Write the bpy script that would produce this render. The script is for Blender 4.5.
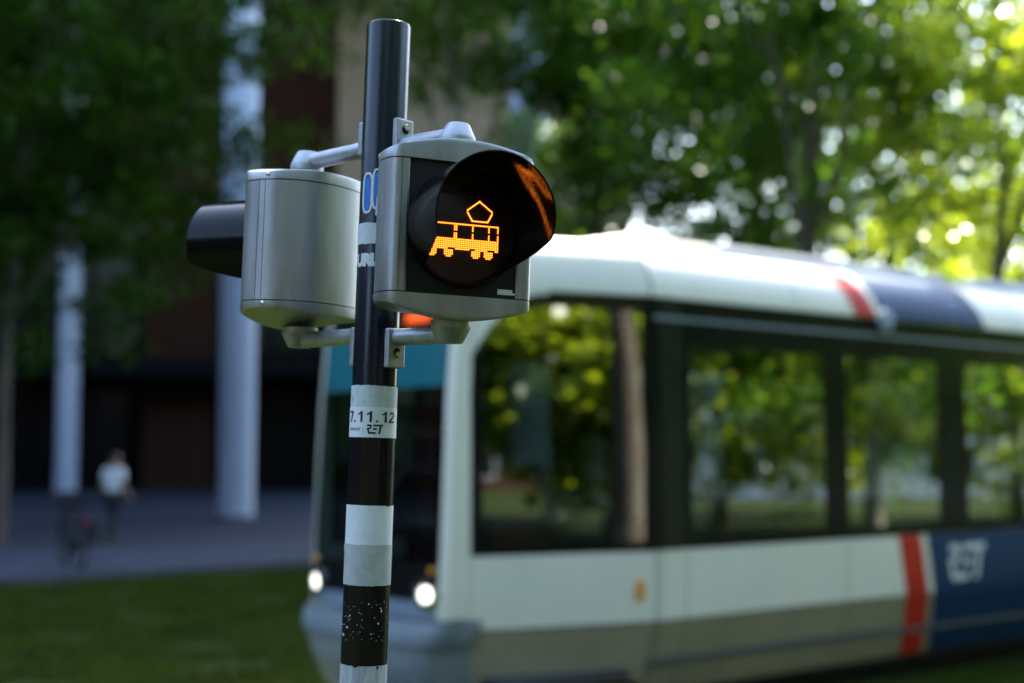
import bpy, bmesh, math, random
import numpy as np
from mathutils import Vector, Matrix, Quaternion

R = math.radians
for o in list(bpy.data.objects):
    bpy.data.objects.remove(o)
scene = bpy.context.scene
COL = scene.collection

# ------------------------------------------------------------------ camera
CAM_H = 1.85
FPX = 1422.2                       # focal length in pixels of a 1024 px wide frame (50 mm on 36 mm)
PITCH = math.atan(111 / FPX)
cam_d = bpy.data.cameras.new('camera')
cam = bpy.data.objects.new('camera', cam_d)
COL.objects.link(cam)
cam.location = (0, 0, CAM_H)
cam.rotation_euler = (R(90) + PITCH, 0, 0)
cam_d.sensor_width = 36
cam_d.lens = 50
cam_d.clip_start = 0.05
cam_d.clip_end = 3000
cam_d.dof.use_dof = True
cam_d.dof.focus_distance = 2.30
cam_d.dof.aperture_fstop = 1.9
scene.camera = cam

# ------------------------------------------------------------------ sky, sun, exposure
SUN_DIR = Vector((0.20, 0.98, 0))
SUN_DIR.normalize()
SUN_EL = R(50)
world = bpy.data.worlds.new('World')
scene.world = world
world.use_nodes = True
wn = world.node_tree
sky = wn.nodes.new('ShaderNodeTexSky')
sky.sky_type = 'NISHITA'
sky.sun_disc = False
sky.sun_elevation = SUN_EL
sky.sun_rotation = math.atan2(SUN_DIR.x, SUN_DIR.y)
sky.air_density = 1.0
sky.dust_density = 1.4
sky.ozone_density = 0.5
bg = wn.nodes['Background']
wn.links.new(sky.outputs['Color'], bg.inputs['Color'])
bg.inputs['Strength'].default_value = 0.15

sun_d = bpy.data.lights.new('sun', 'SUN')
sun = bpy.data.objects.new('sun', sun_d)
COL.objects.link(sun)
sun_d.energy = 3.9
sun_d.angle = R(0.55)
sun_d.color = (1.0, 0.93, 0.82)
sd = Vector((SUN_DIR.x * math.cos(SUN_EL), SUN_DIR.y * math.cos(SUN_EL), math.sin(SUN_EL)))
sun.rotation_euler = sd.to_track_quat('Z', 'Y').to_euler()
sun.location = (20, 25, 40)

vs = scene.view_settings
vs.view_transform = 'Standard'
vs.look = 'None'
vs.gamma = 1
vs.exposure = 2.75
vs.use_curve_mapping = False
try:
    scene.cycles.max_bounces = 10
    scene.cycles.transparent_max_bounces = 16
    scene.cycles.use_denoising = True
    scene.cycles.sample_clamp_indirect = 6
except Exception:
    pass

# ------------------------------------------------------------------ helpers
def at(px, py, Y):
    """world point seen at a pixel of the photograph, at distance Y in front of the camera"""
    u = (px - 512) / FPX
    v = -(py - 341.5) / FPX
    ry = math.cos(PITCH) - v * math.sin(PITCH)
    rz = math.sin(PITCH) + v * math.cos(PITCH)
    k = Y / ry
    return Vector((u * k, Y, CAM_H + rz * k))


def mat(name, col, rough=0.5, metal=0.0, var=0.0, scale=8.0, bump=0.0, bscale=None, rvar=0.0,
        coat=0.0, spec=0.5, emit=None, estr=0.0, col2=None, detail=6.0, stretch=None):
    m = bpy.data.materials.new(name)
    m.use_nodes = True
    nt = m.node_tree
    b = nt.nodes['Principled BSDF']
    b.inputs['Base Color'].default_value = (*col, 1)
    b.inputs['Roughness'].default_value = rough
    b.inputs['Metallic'].default_value = metal
    b.inputs['Specular IOR Level'].default_value = spec
    b.inputs['Coat Weight'].default_value = coat
    if emit:
        b.inputs['Emission Color'].default_value = (*emit, 1)
        b.inputs['Emission Strength'].default_value = estr
    if var or bump or rvar or col2:
        tc = nt.nodes.new('ShaderNodeTexCoord')
        mp = nt.nodes.new('ShaderNodeMapping')
        nt.links.new(tc.outputs['Object'], mp.inputs['Vector'])
        if stretch:
            mp.inputs['Scale'].default_value = stretch
        nz = nt.nodes.new('ShaderNodeTexNoise')
        nz.inputs['Scale'].default_value = scale
        nz.inputs['Detail'].default_value = detail
        nz.inputs['Roughness'].default_value = 0.62
        nt.links.new(mp.outputs['Vector'], nz.inputs['Vector'])
        if var or col2:
            rp = nt.nodes.new('ShaderNodeValToRGB')
            rp.color_ramp.elements[0].position = 0.3
            rp.color_ramp.elements[1].position = 0.7
            c1 = col2 if col2 else tuple(max(0, c * (1 - var)) for c in col)
            c2 = col if col2 else tuple(min(1, c * (1 + var)) for c in col)
            rp.color_ramp.elements[0].color = (*c1, 1)
            rp.color_ramp.elements[1].color = (*c2, 1)
            nt.links.new(nz.outputs['Fac'], rp.inputs['Fac'])
            nt.links.new(rp.outputs['Color'], b.inputs['Base Color'])
        if rvar:
            mr = nt.nodes.new('ShaderNodeMapRange')
            mr.inputs['To Min'].default_value = max(0.02, rough - rvar)
            mr.inputs['To Max'].default_value = min(1, rough + rvar)
            mr.inputs['From Min'].default_value = 0.3
            mr.inputs['From Max'].default_value = 0.7
            nt.links.new(nz.outputs['Fac'], mr.inputs['Value'])
            nt.links.new(mr.outputs['Result'], b.inputs['Roughness'])
        if bump:
            n2 = nt.nodes.new('ShaderNodeTexNoise')
            n2.inputs['Scale'].default_value = bscale or scale * 3
            n2.inputs['Detail'].default_value = 4
            nt.links.new(mp.outputs['Vector'], n2.inputs['Vector'])
            bp = nt.nodes.new('ShaderNodeBump')
            bp.inputs['Strength'].default_value = bump
            bp.inputs['Distance'].default_value = 0.01
            nt.links.new(n2.outputs['Fac'], bp.inputs['Height'])
            nt.links.new(bp.outputs['Normal'], b.inputs['Normal'])
    return m


def glass_mat(name, tint, rough=0.015, gain=1.8, ior=1.52):
    m = bpy.data.materials.new(name)
    m.use_nodes = True
    nt = m.node_tree
    nt.nodes.clear()
    out = nt.nodes.new('ShaderNodeOutputMaterial')
    mix = nt.nodes.new('ShaderNodeMixShader')
    tr = nt.nodes.new('ShaderNodeBsdfTransparent')
    gl = nt.nodes.new('ShaderNodeBsdfGlossy')
    fr = nt.nodes.new('ShaderNodeFresnel')
    mu = nt.nodes.new('ShaderNodeMath')
    mu.operation = 'MULTIPLY'
    mu.use_clamp = True
    mu.inputs[1].default_value = gain
    geo = nt.nodes.new('ShaderNodeNewGeometry')
    mi = nt.nodes.new('ShaderNodeMapRange')        # a thin pane reflects alike from both sides
    mi.inputs['To Min'].default_value = ior
    mi.inputs['To Max'].default_value = 1 / ior
    nt.links.new(geo.outputs['Backfacing'], mi.inputs['Value'])
    nt.links.new(mi.outputs['Result'], fr.inputs['IOR'])
    tr.inputs['Color'].default_value = (*tint, 1)
    gl.inputs['Roughness'].default_value = rough
    gl.inputs['Color'].default_value = (0.95, 1, 0.98, 1)
    nt.links.new(fr.outputs['Fac'], mu.inputs[0])
    nt.links.new(mu.outputs[0], mix.inputs['Fac'])
    nt.links.new(tr.outputs[0], mix.inputs[1])
    nt.links.new(gl.outputs[0], mix.inputs[2])
    nt.links.new(mix.outputs[0], out.inputs['Surface'])
    return m


def leaf_mat(name, c1, c2, trans, tw=0.45, rough=0.42, spec=0.25):
    m = bpy.data.materials.new(name)
    m.use_nodes = True
    nt = m.node_tree
    b = nt.nodes['Principled BSDF']
    out = nt.nodes['Material Output']
    b.inputs['Roughness'].default_value = rough
    b.inputs['Specular IOR Level'].default_value = spec
    geo = nt.nodes.new('ShaderNodeNewGeometry')
    nz = nt.nodes.new('ShaderNodeTexNoise')
    nz.inputs['Scale'].default_value = 1.1
    nz.inputs['Detail'].default_value = 5
    nt.links.new(geo.outputs['Position'], nz.inputs['Vector'])
    rp = nt.nodes.new('ShaderNodeValToRGB')
    rp.color_ramp.elements[0].position = 0.40
    rp.color_ramp.elements[1].position = 0.60
    rp.color_ramp.elements[0].color = (*c1, 1)
    rp.color_ramp.elements[1].color = (*c2, 1)
    nt.links.new(nz.outputs['Fac'], rp.inputs['Fac'])
    nt.links.new(rp.outputs['Color'], b.inputs['Base Color'])
    tr = nt.nodes.new('ShaderNodeBsdfTranslucent')
    tr.inputs['Color'].default_value = (*trans, 1)
    mx = nt.nodes.new('ShaderNodeMixShader')
    mx.inputs['Fac'].default_value = tw
    nt.links.new(b.outputs[0], mx.inputs[1])
    nt.links.new(tr.outputs[0], mx.inputs[2])
    nt.links.new(mx.outputs[0], out.inputs['Surface'])
    return m


def obj(name, verts, faces, m, parent=None, smooth=None, bevel=0.0, loc=None):
    me = bpy.data.meshes.new(name)
    me.from_pydata([tuple(v) for v in verts], [], [tuple(f) for f in faces])
    me.validate()
    me.update()
    if m:
        me.materials.append(m)
    if smooth is not None:
        me.shade_smooth()
        me.set_sharp_from_angle(angle=R(smooth))
    o = bpy.data.objects.new(name, me)
    COL.objects.link(o)
    if parent:
        o.parent = parent
    if loc is not None:
        o.location = loc
    if bevel:
        bv = o.modifiers.new('bevel', 'BEVEL')
        bv.width = bevel
        bv.segments = 2
        bv.limit_method = 'ANGLE'
    return o


def fixn(o):
    bm = bmesh.new()
    bm.from_mesh(o.data)
    bmesh.ops.recalc_face_normals(bm, faces=bm.faces)
    bm.to_mesh(o.data)
    bm.free()
    return o


def tag(o, label=None, cat=None, group=None, kind=None):
    if label:
        o['label'] = label
    if cat:
        o['category'] = cat
    if group:
        o['group'] = group
    if kind:
        o['kind'] = kind
    return o


def empty(name, loc=(0, 0, 0), rot=None, label=None, cat=None, group=None):
    o = bpy.data.objects.new(name, None)
    COL.objects.link(o)
    o.empty_display_size = 0.1
    o.location = loc
    if rot is not None:
        o.rotation_euler = rot
    return tag(o, label, cat, group)


def box(x0, x1, y0, y1, z0, z1):
    v = [(x0, y0, z0), (x1, y0, z0), (x1, y1, z0), (x0, y1, z0),
         (x0, y0, z1), (x1, y0, z1), (x1, y1, z1), (x0, y1, z1)]
    f = [(0, 3, 2, 1), (4, 5, 6, 7), (0, 1, 5, 4), (1, 2, 6, 5), (2, 3, 7, 6), (3, 0, 4, 7)]
    return v, f


def obox(name, b, m, parent=None, bevel=0.0):
    v, f = box(*b)
    return obj(name, v, f, m, parent, bevel=bevel)


def join(*parts):
    V, F = [], []
    for v, f in parts:
        n = len(V)
        V += [tuple(p) for p in v]
        F += [tuple(i + n for i in q) for q in f]
    return V, F


def tube(path, radii, n=12, caps=True):
    path = [Vector(p) for p in path]
    if not hasattr(radii, '__len__'):
        radii = [radii] * len(path)
    V, F = [], []
    up = Vector((0, 0, 1))
    prev = None
    for i, p in enumerate(path):
        a = path[max(0, i - 1)]
        b = path[min(len(path) - 1, i + 1)]
        t = (b - a).normalized()
        if prev is None:
            x = t.cross(up)
            if x.length < 1e-3:
                x = t.cross(Vector((0, 1, 0)))
            x.normalize()
        else:
            x = (prev - t * prev.dot(t)).normalized()
        prev = x
        y = t.cross(x)
        for k in range(n):
            a_ = 2 * math.pi * k / n
            V.append(p + (x * math.cos(a_) + y * math.sin(a_)) * radii[i])
    for i in range(len(path) - 1):
        for k in range(n):
            k2 = (k + 1) % n
            F.append((i * n + k, i * n + k2, (i + 1) * n + k2, (i + 1) * n + k))
    if caps:
        F.append(tuple(range(n - 1, -1, -1)))
        F.append(tuple((len(path) - 1) * n + k for k in range(n)))
    return V, F


def lathe(prof, n=32, c=(0, 0, 0)):
    """profile of (r, z) turned about z"""
    V, F = [], []
    for r, z in prof:
        for k in range(n):
            a = 2 * math.pi * k / n
            V.append((c[0] + r * math.cos(a), c[1] + r * math.sin(a), c[2] + z))
    for i in range(len(prof) - 1):
        for k in range(n):
            k2 = (k + 1) % n
            F.append((i * n + k, i * n + k2, (i + 1) * n + k2, (i + 1) * n + k))
    F.append(tuple(range(n - 1, -1, -1)))
    F.append(tuple((len(prof) - 1) * n + k for k in range(n)))
    return V, F


def xf(vf, M):
    return [M @ Vector(p) for p in vf[0]], vf[1]


def grid(P):
    """P[i][j] points to one sheet"""
    n, mm = len(P), len(P[0])
    V = [p for row in P for p in row]
    F = [(i * mm + j, i * mm + j + 1, (i + 1) * mm + j + 1, (i + 1) * mm + j) for i in range(n - 1) for j in range(mm - 1)]
    return V, F


def text_mesh(body, size, offset=0.0, shear=0.0, space=1.0):
    cu = bpy.data.curves.new('lettering', 'FONT')
    cu.body = body
    cu.size = size
    cu.offset = offset
    cu.shear = shear
    cu.space_character = space
    cu.resolution_u = 3
    t = bpy.data.objects.new('lettering', cu)
    COL.objects.link(t)
    dg = bpy.context.evaluated_depsgraph_get()
    me = bpy.data.meshes.new_from_object(t.evaluated_get(dg))
    V = [tuple(v.co) for v in me.vertices]
    F = [tuple(p.vertices) for p in me.polygons]
    bpy.data.objects.remove(t)
    bpy.data.meshes.remove(me)
    return V, F


def subdivide2d(V, F, cuts):
    me = bpy.data.meshes.new('tmp')
    me.from_pydata(V, [], F)
    bm = bmesh.new()
    bm.from_mesh(me)
    bmesh.ops.triangulate(bm, faces=bm.faces)
    for _ in range(cuts):
        es = [e for e in bm.edges if abs(e.verts[0].co.x - e.verts[1].co.x) > 0.006]
        if es:
            bmesh.ops.subdivide_edges(bm, edges=es, cuts=1)
            bmesh.ops.triangulate(bm, faces=bm.faces)
    V2 = [tuple(v.co) for v in bm.verts]
    bm.verts.index_update()
    F2 = [tuple(v.index for v in f.verts) for f in bm.faces]
    bm.free()
    bpy.data.meshes.remove(me)
    return V2, F2


# ------------------------------------------------------------------ materials
M = {}
M['alu'] = mat('silver_coating', (0.42, 0.42, 0.425), 0.42, 0.8, var=0.22, scale=16, rvar=0.07, bump=0.06, bscale=700, stretch=(1, 1, 0.22))
M['alu_d'] = mat('silver_bracket', (0.42, 0.43, 0.45), 0.48, 0.7, var=0.2, scale=40, rvar=0.08, bump=0.05, bscale=600)
M['steel'] = mat('bolt_steel', (0.62, 0.60, 0.52), 0.25, 1.0, var=0.15, scale=200)
M['void'] = mat('seam_black', (0.006, 0.006, 0.006), 0.8)
M['panel'] = mat('signal_panel_black', (0.005, 0.0055, 0.005), 0.06, 0, rvar=0.03, scale=30, bump=0.03, bscale=120, spec=0.7)
M['hood'] = mat('hood_black', (0.003, 0.0027, 0.003), 0.16, 0, rvar=0.06, scale=25, bump=0.02, bscale=150, spec=0.14)
M['lining'] = mat('hood_lining_black', (0.003, 0.0027, 0.003), 0.06, 0, rvar=0.03, scale=25, bump=0.02, bscale=150, spec=0.5)
M['lens'] = mat('lens_dark', (0.016, 0.008, 0.006), 0.12, 0, bump=0.04, bscale=700, rvar=0.04, scale=40, spec=0.3)
M['led'] = mat('led_orange', (0.8, 0.4, 0.05), 0.5, emit=(1.0, 0.21, 0.018), estr=0.7)
M['pole'] = mat('pole_paint', (0.006, 0.010, 0.018), 0.20, 0, var=0.35, scale=9, rvar=0.07, bump=0.05, bscale=420, spec=0.4, stretch=(1, 1, 0.4))
M['wrap'] = mat('pole_black_band', (0.006, 0.006, 0.007), 0.18, 0, var=0.3, scale=15, rvar=0.06, bump=0.02, bscale=300, spec=0.3)
M['wband'] = mat('pole_white_band', (0.84, 0.86, 0.87), 0.5, var=0.06, scale=25, bump=0.05, bscale=300)
M['gband'] = mat('pole_worn_band', (0.50, 0.51, 0.49), 0.6, var=0.14, scale=60, bump=0.1, bscale=400)
M['scr'] = mat('pole_scratched_band', (0.66, 0.68, 0.69), 0.55, col2=(0.30, 0.31, 0.32), scale=40, stretch=(3, 3, 0.35))
M['sticker'] = mat('sticker_white', (0.86, 0.88, 0.89), 0.42, var=0.03, scale=40)
M['sticker_old'] = mat('sticker_residue', (0.62, 0.67, 0.66), 0.6, var=0.12, scale=70)
M['ink'] = mat('ink_black', (0.012, 0.014, 0.018), 0.5)
M['inkgrey'] = mat('ink_grey', (0.18, 0.19, 0.21), 0.5)
M['gblue'] = mat('graffiti_blue', (0.03, 0.20, 0.60), 0.4, var=0.2, scale=120)
M['gwhite'] = mat('graffiti_white', (0.72, 0.74, 0.74), 0.45, var=0.06, scale=120)

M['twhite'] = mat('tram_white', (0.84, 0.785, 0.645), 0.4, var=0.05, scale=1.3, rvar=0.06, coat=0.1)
M['tskirt'] = mat('tram_skirt_shaded', (0.38, 0.33, 0.21), 0.35, var=0.10, scale=1.8, rvar=0.08, coat=0.2)  # body white darkened: shade of the inward-leaning skirt put into the colour
M['tgrey'] = mat('tram_bumper_grey', (0.20, 0.23, 0.25), 0.42, var=0.12, scale=3)
M['tnose'] = mat('tram_nose_shaded', (0.22, 0.27, 0.33), 0.35, var=0.06, coat=0.2)  # white nose paint with its bluish shade put into the colour
M['tapron'] = mat('tram_apron_grey', (0.24, 0.27, 0.29), 0.4, var=0.15, scale=2, coat=0.2)
M['tblack'] = mat('tram_band_black', (0.008, 0.009, 0.008), 0.14, rvar=0.05, scale=2, spec=0.25)
M['tolive'] = mat('tram_door_rubber', (0.016, 0.018, 0.012), 0.2, spec=0.4)
M['tred'] = mat('tram_red', (0.60, 0.035, 0.018), 0.5, spec=0.2, var=0.05)
M['tblue'] = mat('tram_blue', (0.012, 0.042, 0.115), 0.45, spec=0.25, var=0.08)
M['tgrey2'] = mat('tram_underframe', (0.02, 0.02, 0.02), 0.7)
M['tint'] = mat('tram_interior_grey', (0.07, 0.075, 0.075), 0.6, var=0.05)
M['tfloor'] = mat('tram_floor', (0.05, 0.05, 0.055), 0.7, var=0.15, scale=20)
M['seat'] = mat('tram_seat_blue', (0.03, 0.05, 0.11), 0.8, var=0.2, scale=30)
M['cabseat'] = mat('cab_seat_red', (0.25, 0.02, 0.02), 0.7, var=0.2, scale=20)
M['yellow'] = mat('grab_pole_yellow', (0.55, 0.42, 0.04), 0.35)
M['amber'] = mat('amber_reflector', (0.85, 0.33, 0.03), 0.25)
M['screen'] = mat('destination_amber', (0.1, 0.02, 0.0), 0.4, emit=(1.0, 0.10, 0.01), estr=0.22)
M['lamp'] = mat('headlamp_lit', (0.9, 0.9, 0.85), 0.2, emit=(1.0, 0.98, 0.86), estr=0.65)
M['chrome'] = mat('lamp_bezel', (0.5, 0.5, 0.5), 0.15, 1.0)
M['glass'] = glass_mat('tram_glass', (0.30, 0.36, 0.34), gain=6.0)
M['wglass'] = glass_mat('windscreen_glass', (0.22, 0.34, 0.37), gain=0.9)
M['teal'] = mat('windscreen_sunband', (0.02, 0.15, 0.185), 0.12, coat=0.4)
M['rubber'] = mat('rubber', (0.012, 0.012, 0.012), 0.75)
M['rail'] = mat('rail_steel', (0.22, 0.20, 0.18), 0.35, 0.9, var=0.2, scale=5)

M['grass'] = mat('lawn', (0.024, 0.034, 0.006), 0.9, col2=(0.014, 0.026, 0.005), scale=1.4, bump=0.5, bscale=30, spec=0.08)
M['blade'] = leaf_mat('grass_blades', (0.010, 0.022, 0.002), (0.040, 0.064, 0.004), (0.08, 0.13, 0.01), 0.3, 0.6, 0.05)
M['path'] = mat('path_paving', (0.044, 0.054, 0.076), 0.85, var=0.14, scale=2.2, bump=0.2, bscale=25, spec=0.08)
M['plaza'] = mat('plaza_paving', (0.030, 0.037, 0.053), 0.85, var=0.2, scale=1.1, bump=0.2, bscale=20, spec=0.08)
M['kerb'] = mat('kerb_stone', (0.07, 0.072, 0.078), 0.8, var=0.15, scale=6, spec=0.08)
M['column'] = mat('column_white', (0.34, 0.38, 0.46), 0.5, var=0.05, scale=1.2, spec=0.08)
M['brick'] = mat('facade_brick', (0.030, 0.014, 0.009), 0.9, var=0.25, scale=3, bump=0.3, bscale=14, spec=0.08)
M['beige'] = mat('facade_beige', (0.19, 0.15, 0.112), 0.85, var=0.10, scale=0.6, bump=0.15, bscale=9, spec=0.08)
M['fdark'] = mat('facade_frame', (0.003, 0.0033, 0.0035), 0.6, spec=0.06)
M['fglass'] = mat('facade_glass', (0.0025, 0.003, 0.0035), 0.15, spec=0.12, var=0.3, scale=0.4)
M['fwhite'] = mat('far_render', (0.66, 0.64, 0.58), 0.8, var=0.08, scale=0.8)
M['froof'] = mat('far_roof', (0.12, 0.10, 0.09), 0.8)
M['awning'] = mat('awning_red', (0.60, 0.09, 0.04), 0.7)
M['bark'] = mat('bark', (0.13, 0.105, 0.075), 0.9, col2=(0.055, 0.045, 0.033), scale=5, bump=0.8, bscale=16, stretch=(1, 1, 0.35))
M['barkp'] = mat('pale_bark', (0.26, 0.235, 0.17), 0.9, col2=(0.11, 0.10, 0.07), scale=4, bump=0.5, bscale=14, stretch=(1, 1, 0.4))
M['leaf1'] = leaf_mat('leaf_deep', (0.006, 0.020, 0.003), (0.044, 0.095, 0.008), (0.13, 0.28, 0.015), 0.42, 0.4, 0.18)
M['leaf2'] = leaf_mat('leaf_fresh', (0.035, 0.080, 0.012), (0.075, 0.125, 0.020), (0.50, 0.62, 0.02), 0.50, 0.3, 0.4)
M['leaf3'] = leaf_mat('leaf_dark', (0.002, 0.008, 0.001), (0.038, 0.092, 0.005), (0.045, 0.12, 0.005), 0.3, 0.4, 0.08)  # lighter clumps in the colour stand for uneven light in the crowns
M['skin'] = mat('skin', (0.30, 0.17, 0.11), 0.55, var=0.08, scale=10)
M['shirt'] = mat('white_cotton', (0.68, 0.70, 0.72), 0.85, var=0.05, scale=9, bump=0.2, bscale=30)
M['trouser'] = mat('dark_denim', (0.014, 0.016, 0.022), 0.85, var=0.2, scale=12)
M['hair'] = mat('dark_hair', (0.014, 0.010, 0.008), 0.5)
M['shoe'] = mat('shoe_dark', (0.02, 0.02, 0.02), 0.6)
M['bike'] = mat('bike_black', (0.006, 0.006, 0.007), 0.5, spec=0.2)
M['bikegrey'] = mat('bike_alloy', (0.05, 0.05, 0.055), 0.5, 0.5)
M['redlens'] = mat('red_reflector', (0.45, 0.01, 0.015), 0.2)
M['bag'] = mat('pannier_cloth', (0.02, 0.023, 0.03), 0.85, var=0.3, scale=20)

# ------------------------------------------------------------------ directions of the tram line
TA = R(50.5)
TD = Vector((math.sin(TA), math.cos(TA), 0))        # along the tram, nose towards -TD
TN = Vector((-TD.y, TD.x, 0))                       # across, away from the camera
TP = Vector((0.975, 9.7, 0))
TM = Matrix(((TD.x, TN.x, 0, TP.x), (TD.y, TN.y, 0, TP.y), (0, 0, 1, 0), (0, 0, 0, 1)))


def tw(s, y, z=0):
    return TM @ Vector((s, y, z))


# ------------------------------------------------------------------ ground
g = obj('ground', [(-700, -300, 0), (700, -300, 0), (700, 1400, 0), (-700, 1400, 0)], [(0, 1, 2, 3)], M['grass'])
tag(g, kind='structure')


def slab(name, s0, s1, y0, y1, z0, z1, m):
    v, f = box(s0, s1, y0, y1, z0, z1)
    o = obj(name, [TM @ Vector(p) for p in v], f, m)
    return tag(o, kind='structure')


slab('kerb', -90, 160, 12.95, 13.10, -0.2, 0.115, M['kerb'])
slab('footpath', -90, 160, 13.10, 18.6, -0.2, 0.10, M['path'])
slab('path_edge', -90, 160, 18.6, 18.8, -0.2, 0.106, M['kerb'])
slab('plaza', -90, 160, 18.8, 130, -0.2, 0.102, M['plaza'])
# rails set in the lawn
for k, y in enumerate((0.48, 1.92)):
    v, f = join(box(-60, 90, y - 0.035, y + 0.035, -0.1, 0.022), box(-60, 90, y + 0.06, y + 0.075, -0.1, 0.016))
    tag(obj('tram_rail', [TM @ Vector(p) for p in v], f, M['rail']),
        ['steel grooved rail in the lawn under the tram side nearer the signal pole',
         'steel grooved rail in the lawn under the tram side by the footpath'][k], 'rail', 'tram rails in the lawn')

# lawn blades where the photograph shows the lawn
rng = np.random.default_rng(5)


def lawn(n, pts_fn, name, h0, h1):
    P = pts_fn(n)
    n = len(P)
    hgt = rng.uniform(h0, h1, n)
    ang = rng.uniform(0, 2 * math.pi, n)
    w = rng.uniform(0.006, 0.012, n)
    lean = rng.normal(0, 0.03, (n, 2))
    V = np.zeros((n, 3, 3))
    V[:, 0, 0] = P[:, 0] - w * np.cos(ang)
    V[:, 0, 1] = P[:, 1] - w * np.sin(ang)
    V[:, 1, 0] = P[:, 0] + w * np.cos(ang)
    V[:, 1, 1] = P[:, 1] + w * np.sin(ang)
    V[:, 2, 0] = P[:, 0] + lean[:, 0]
    V[:, 2, 1] = P[:, 1] + lean[:, 1]
    V[:, 2, 2] = hgt
    me = bpy.data.meshes.new(name)
    me.from_pydata(V.reshape(-1, 3).tolist(), [], np.arange(n * 3).reshape(-1, 3).tolist())
    me.materials.append(M['blade'])
    o = bpy.data.objects.new(name, me)
    COL.objects.link(o)
    return o


def lawn_pts(n):
    s = rng.uniform(-22, 14, n)
    y = rng.uniform(-5, 12.9, n)
    X = TP.x + TD.x * s + TN.x * y
    Y = TP.y + TD.y * s + TN.y * y
    keep = (Y > 3.0) & (np.abs(X) < 0.46 * Y + 1.0) & ~((y > 0.1) & (y < 2.3) & (s > -1.6))
    clump = np.sin(X * 2.3 + 1.3 * np.sin(Y * 1.7)) * np.sin(Y * 2.9) > -0.75
    k = keep & clump
    return np.stack([X[k], Y[k]], 1)


tag(lawn(330000, lawn_pts, 'grass', 0.03, 0.11), 'short green lawn grass around the tram track', 'grass', kind='stuff')

# ------------------------------------------------------------------ building behind
FY = 66.0


def facade():
    b = empty('public_building', (-6, FY, 0), label='large dark brick and glass building with beige upper wall behind the white columns', cat='building')
    ox, oy = -6.0, FY

    def pbox(name, x0, x1, y0, y1, z0, z1, m, parent=b, off=(ox, oy)):
        v, f = box(x0 - off[0], x1 - off[0], y0 - off[1], y1 - off[1], z0, z1)
        return obj(name, v, f, m, parent)
    pbox('wall', -60, 5.5, FY + 1.2, FY + 20, 0, 62, M['brick'])  # height above the view is made up so the building shades the plaza
    pbox('upper_wall', -7.2, 5.0, FY - 8, FY + 1.19, 11.3, 62, M['beige'])
    for k in range(4):
        z = 14.2 + k * 3.9
        pbox('wall_joint', -7.22, 5.02, FY - 8.02, FY - 8.01, z, z + 0.05, M['fdark'])
    pbox('brick_overhang', -60, -7.25, FY - 3, FY + 1.19, 13.5, 62, M['brick'])
    pbox('entrance_canopy', -34, 5, FY - 4.0, FY + 1.19, 5.2, 6.0, M['fdark'])
    # ground floor bays: brick piers, dark glazed bays
    x = -58.0
    k = 0
    random.seed(4)
    while x < 3:
        w = 2.6
        if k % 4 == 3:
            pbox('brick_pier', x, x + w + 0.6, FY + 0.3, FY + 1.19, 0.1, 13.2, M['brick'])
            x += w + 0.6
        else:
            fr = pbox('window', x + 0.03, x + w - 0.03, FY + 0.9, FY + 1.195, 0.15, 5.1, M['fdark'])
            pbox('pane', x + 0.12, x + w - 0.12, FY + 0.86, FY + 0.9, 0.35, 2.6, M['fglass'], fr)
            pbox('pane', x + 0.12, x + w - 0.12, FY + 0.86, FY + 0.9, 2.7, 5.0, M['fglass'], fr)
            fr = pbox('window', x + 0.03, x + w - 0.03, FY + 0.9, FY + 1.195, 6.3, 13.0, M['fdark'])
            pbox('pane', x + 0.12, x + w - 0.12, FY + 0.86, FY + 0.9, 6.5, 9.6, M['fglass'], fr)
            pbox('pane', x + 0.12, x + w - 0.12, FY + 0.86, FY + 0.9, 9.7, 12.9, M['fglass'], fr)
            x += w
        k += 1
    return b


facade()

COLS = [((-7.15, 37.0), 0.46, 'white round column rising behind the black hooded signal'),
        ((-19.05, 61.0), 0.46, 'white round column behind the parked bicycle'),
        ((0.42, 35.0), 0.46, 'white round column above the tram nose, half hidden by leaves')]
for (x, y), r, lab in COLS:
    c = empty('column', (x, y, 0.1), label=lab, cat='column', group='white columns of the building')
    v, f = lathe([(r, 0.12), (r, 8), (r, 16), (r, 24)], 40)
    obj('shaft', v, f, M['column'], c, smooth=40)
    v, f = lathe([(r + 0.04, 0.0), (r + 0.04, 0.10), (r + 0.02, 0.12)], 40)
    obj('base_ring', v, f, M['kerb'], c, smooth=40)


cn = empty('shade_canopy', (-14, 48, 24.1), label='unseen flat roof over the white columns, added to shade the plaza', cat='canopy')  # unseen slab, added to keep sky light off the plaza
obox('roof_slab', (-34, 17.2, -16, 9.9, 0, 0.9), M['kerb'], cn)
obox('edge_beam', (-34, 17.2, -16.35, -16.01, -0.5, 1.0), M['kerb'], cn)

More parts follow.
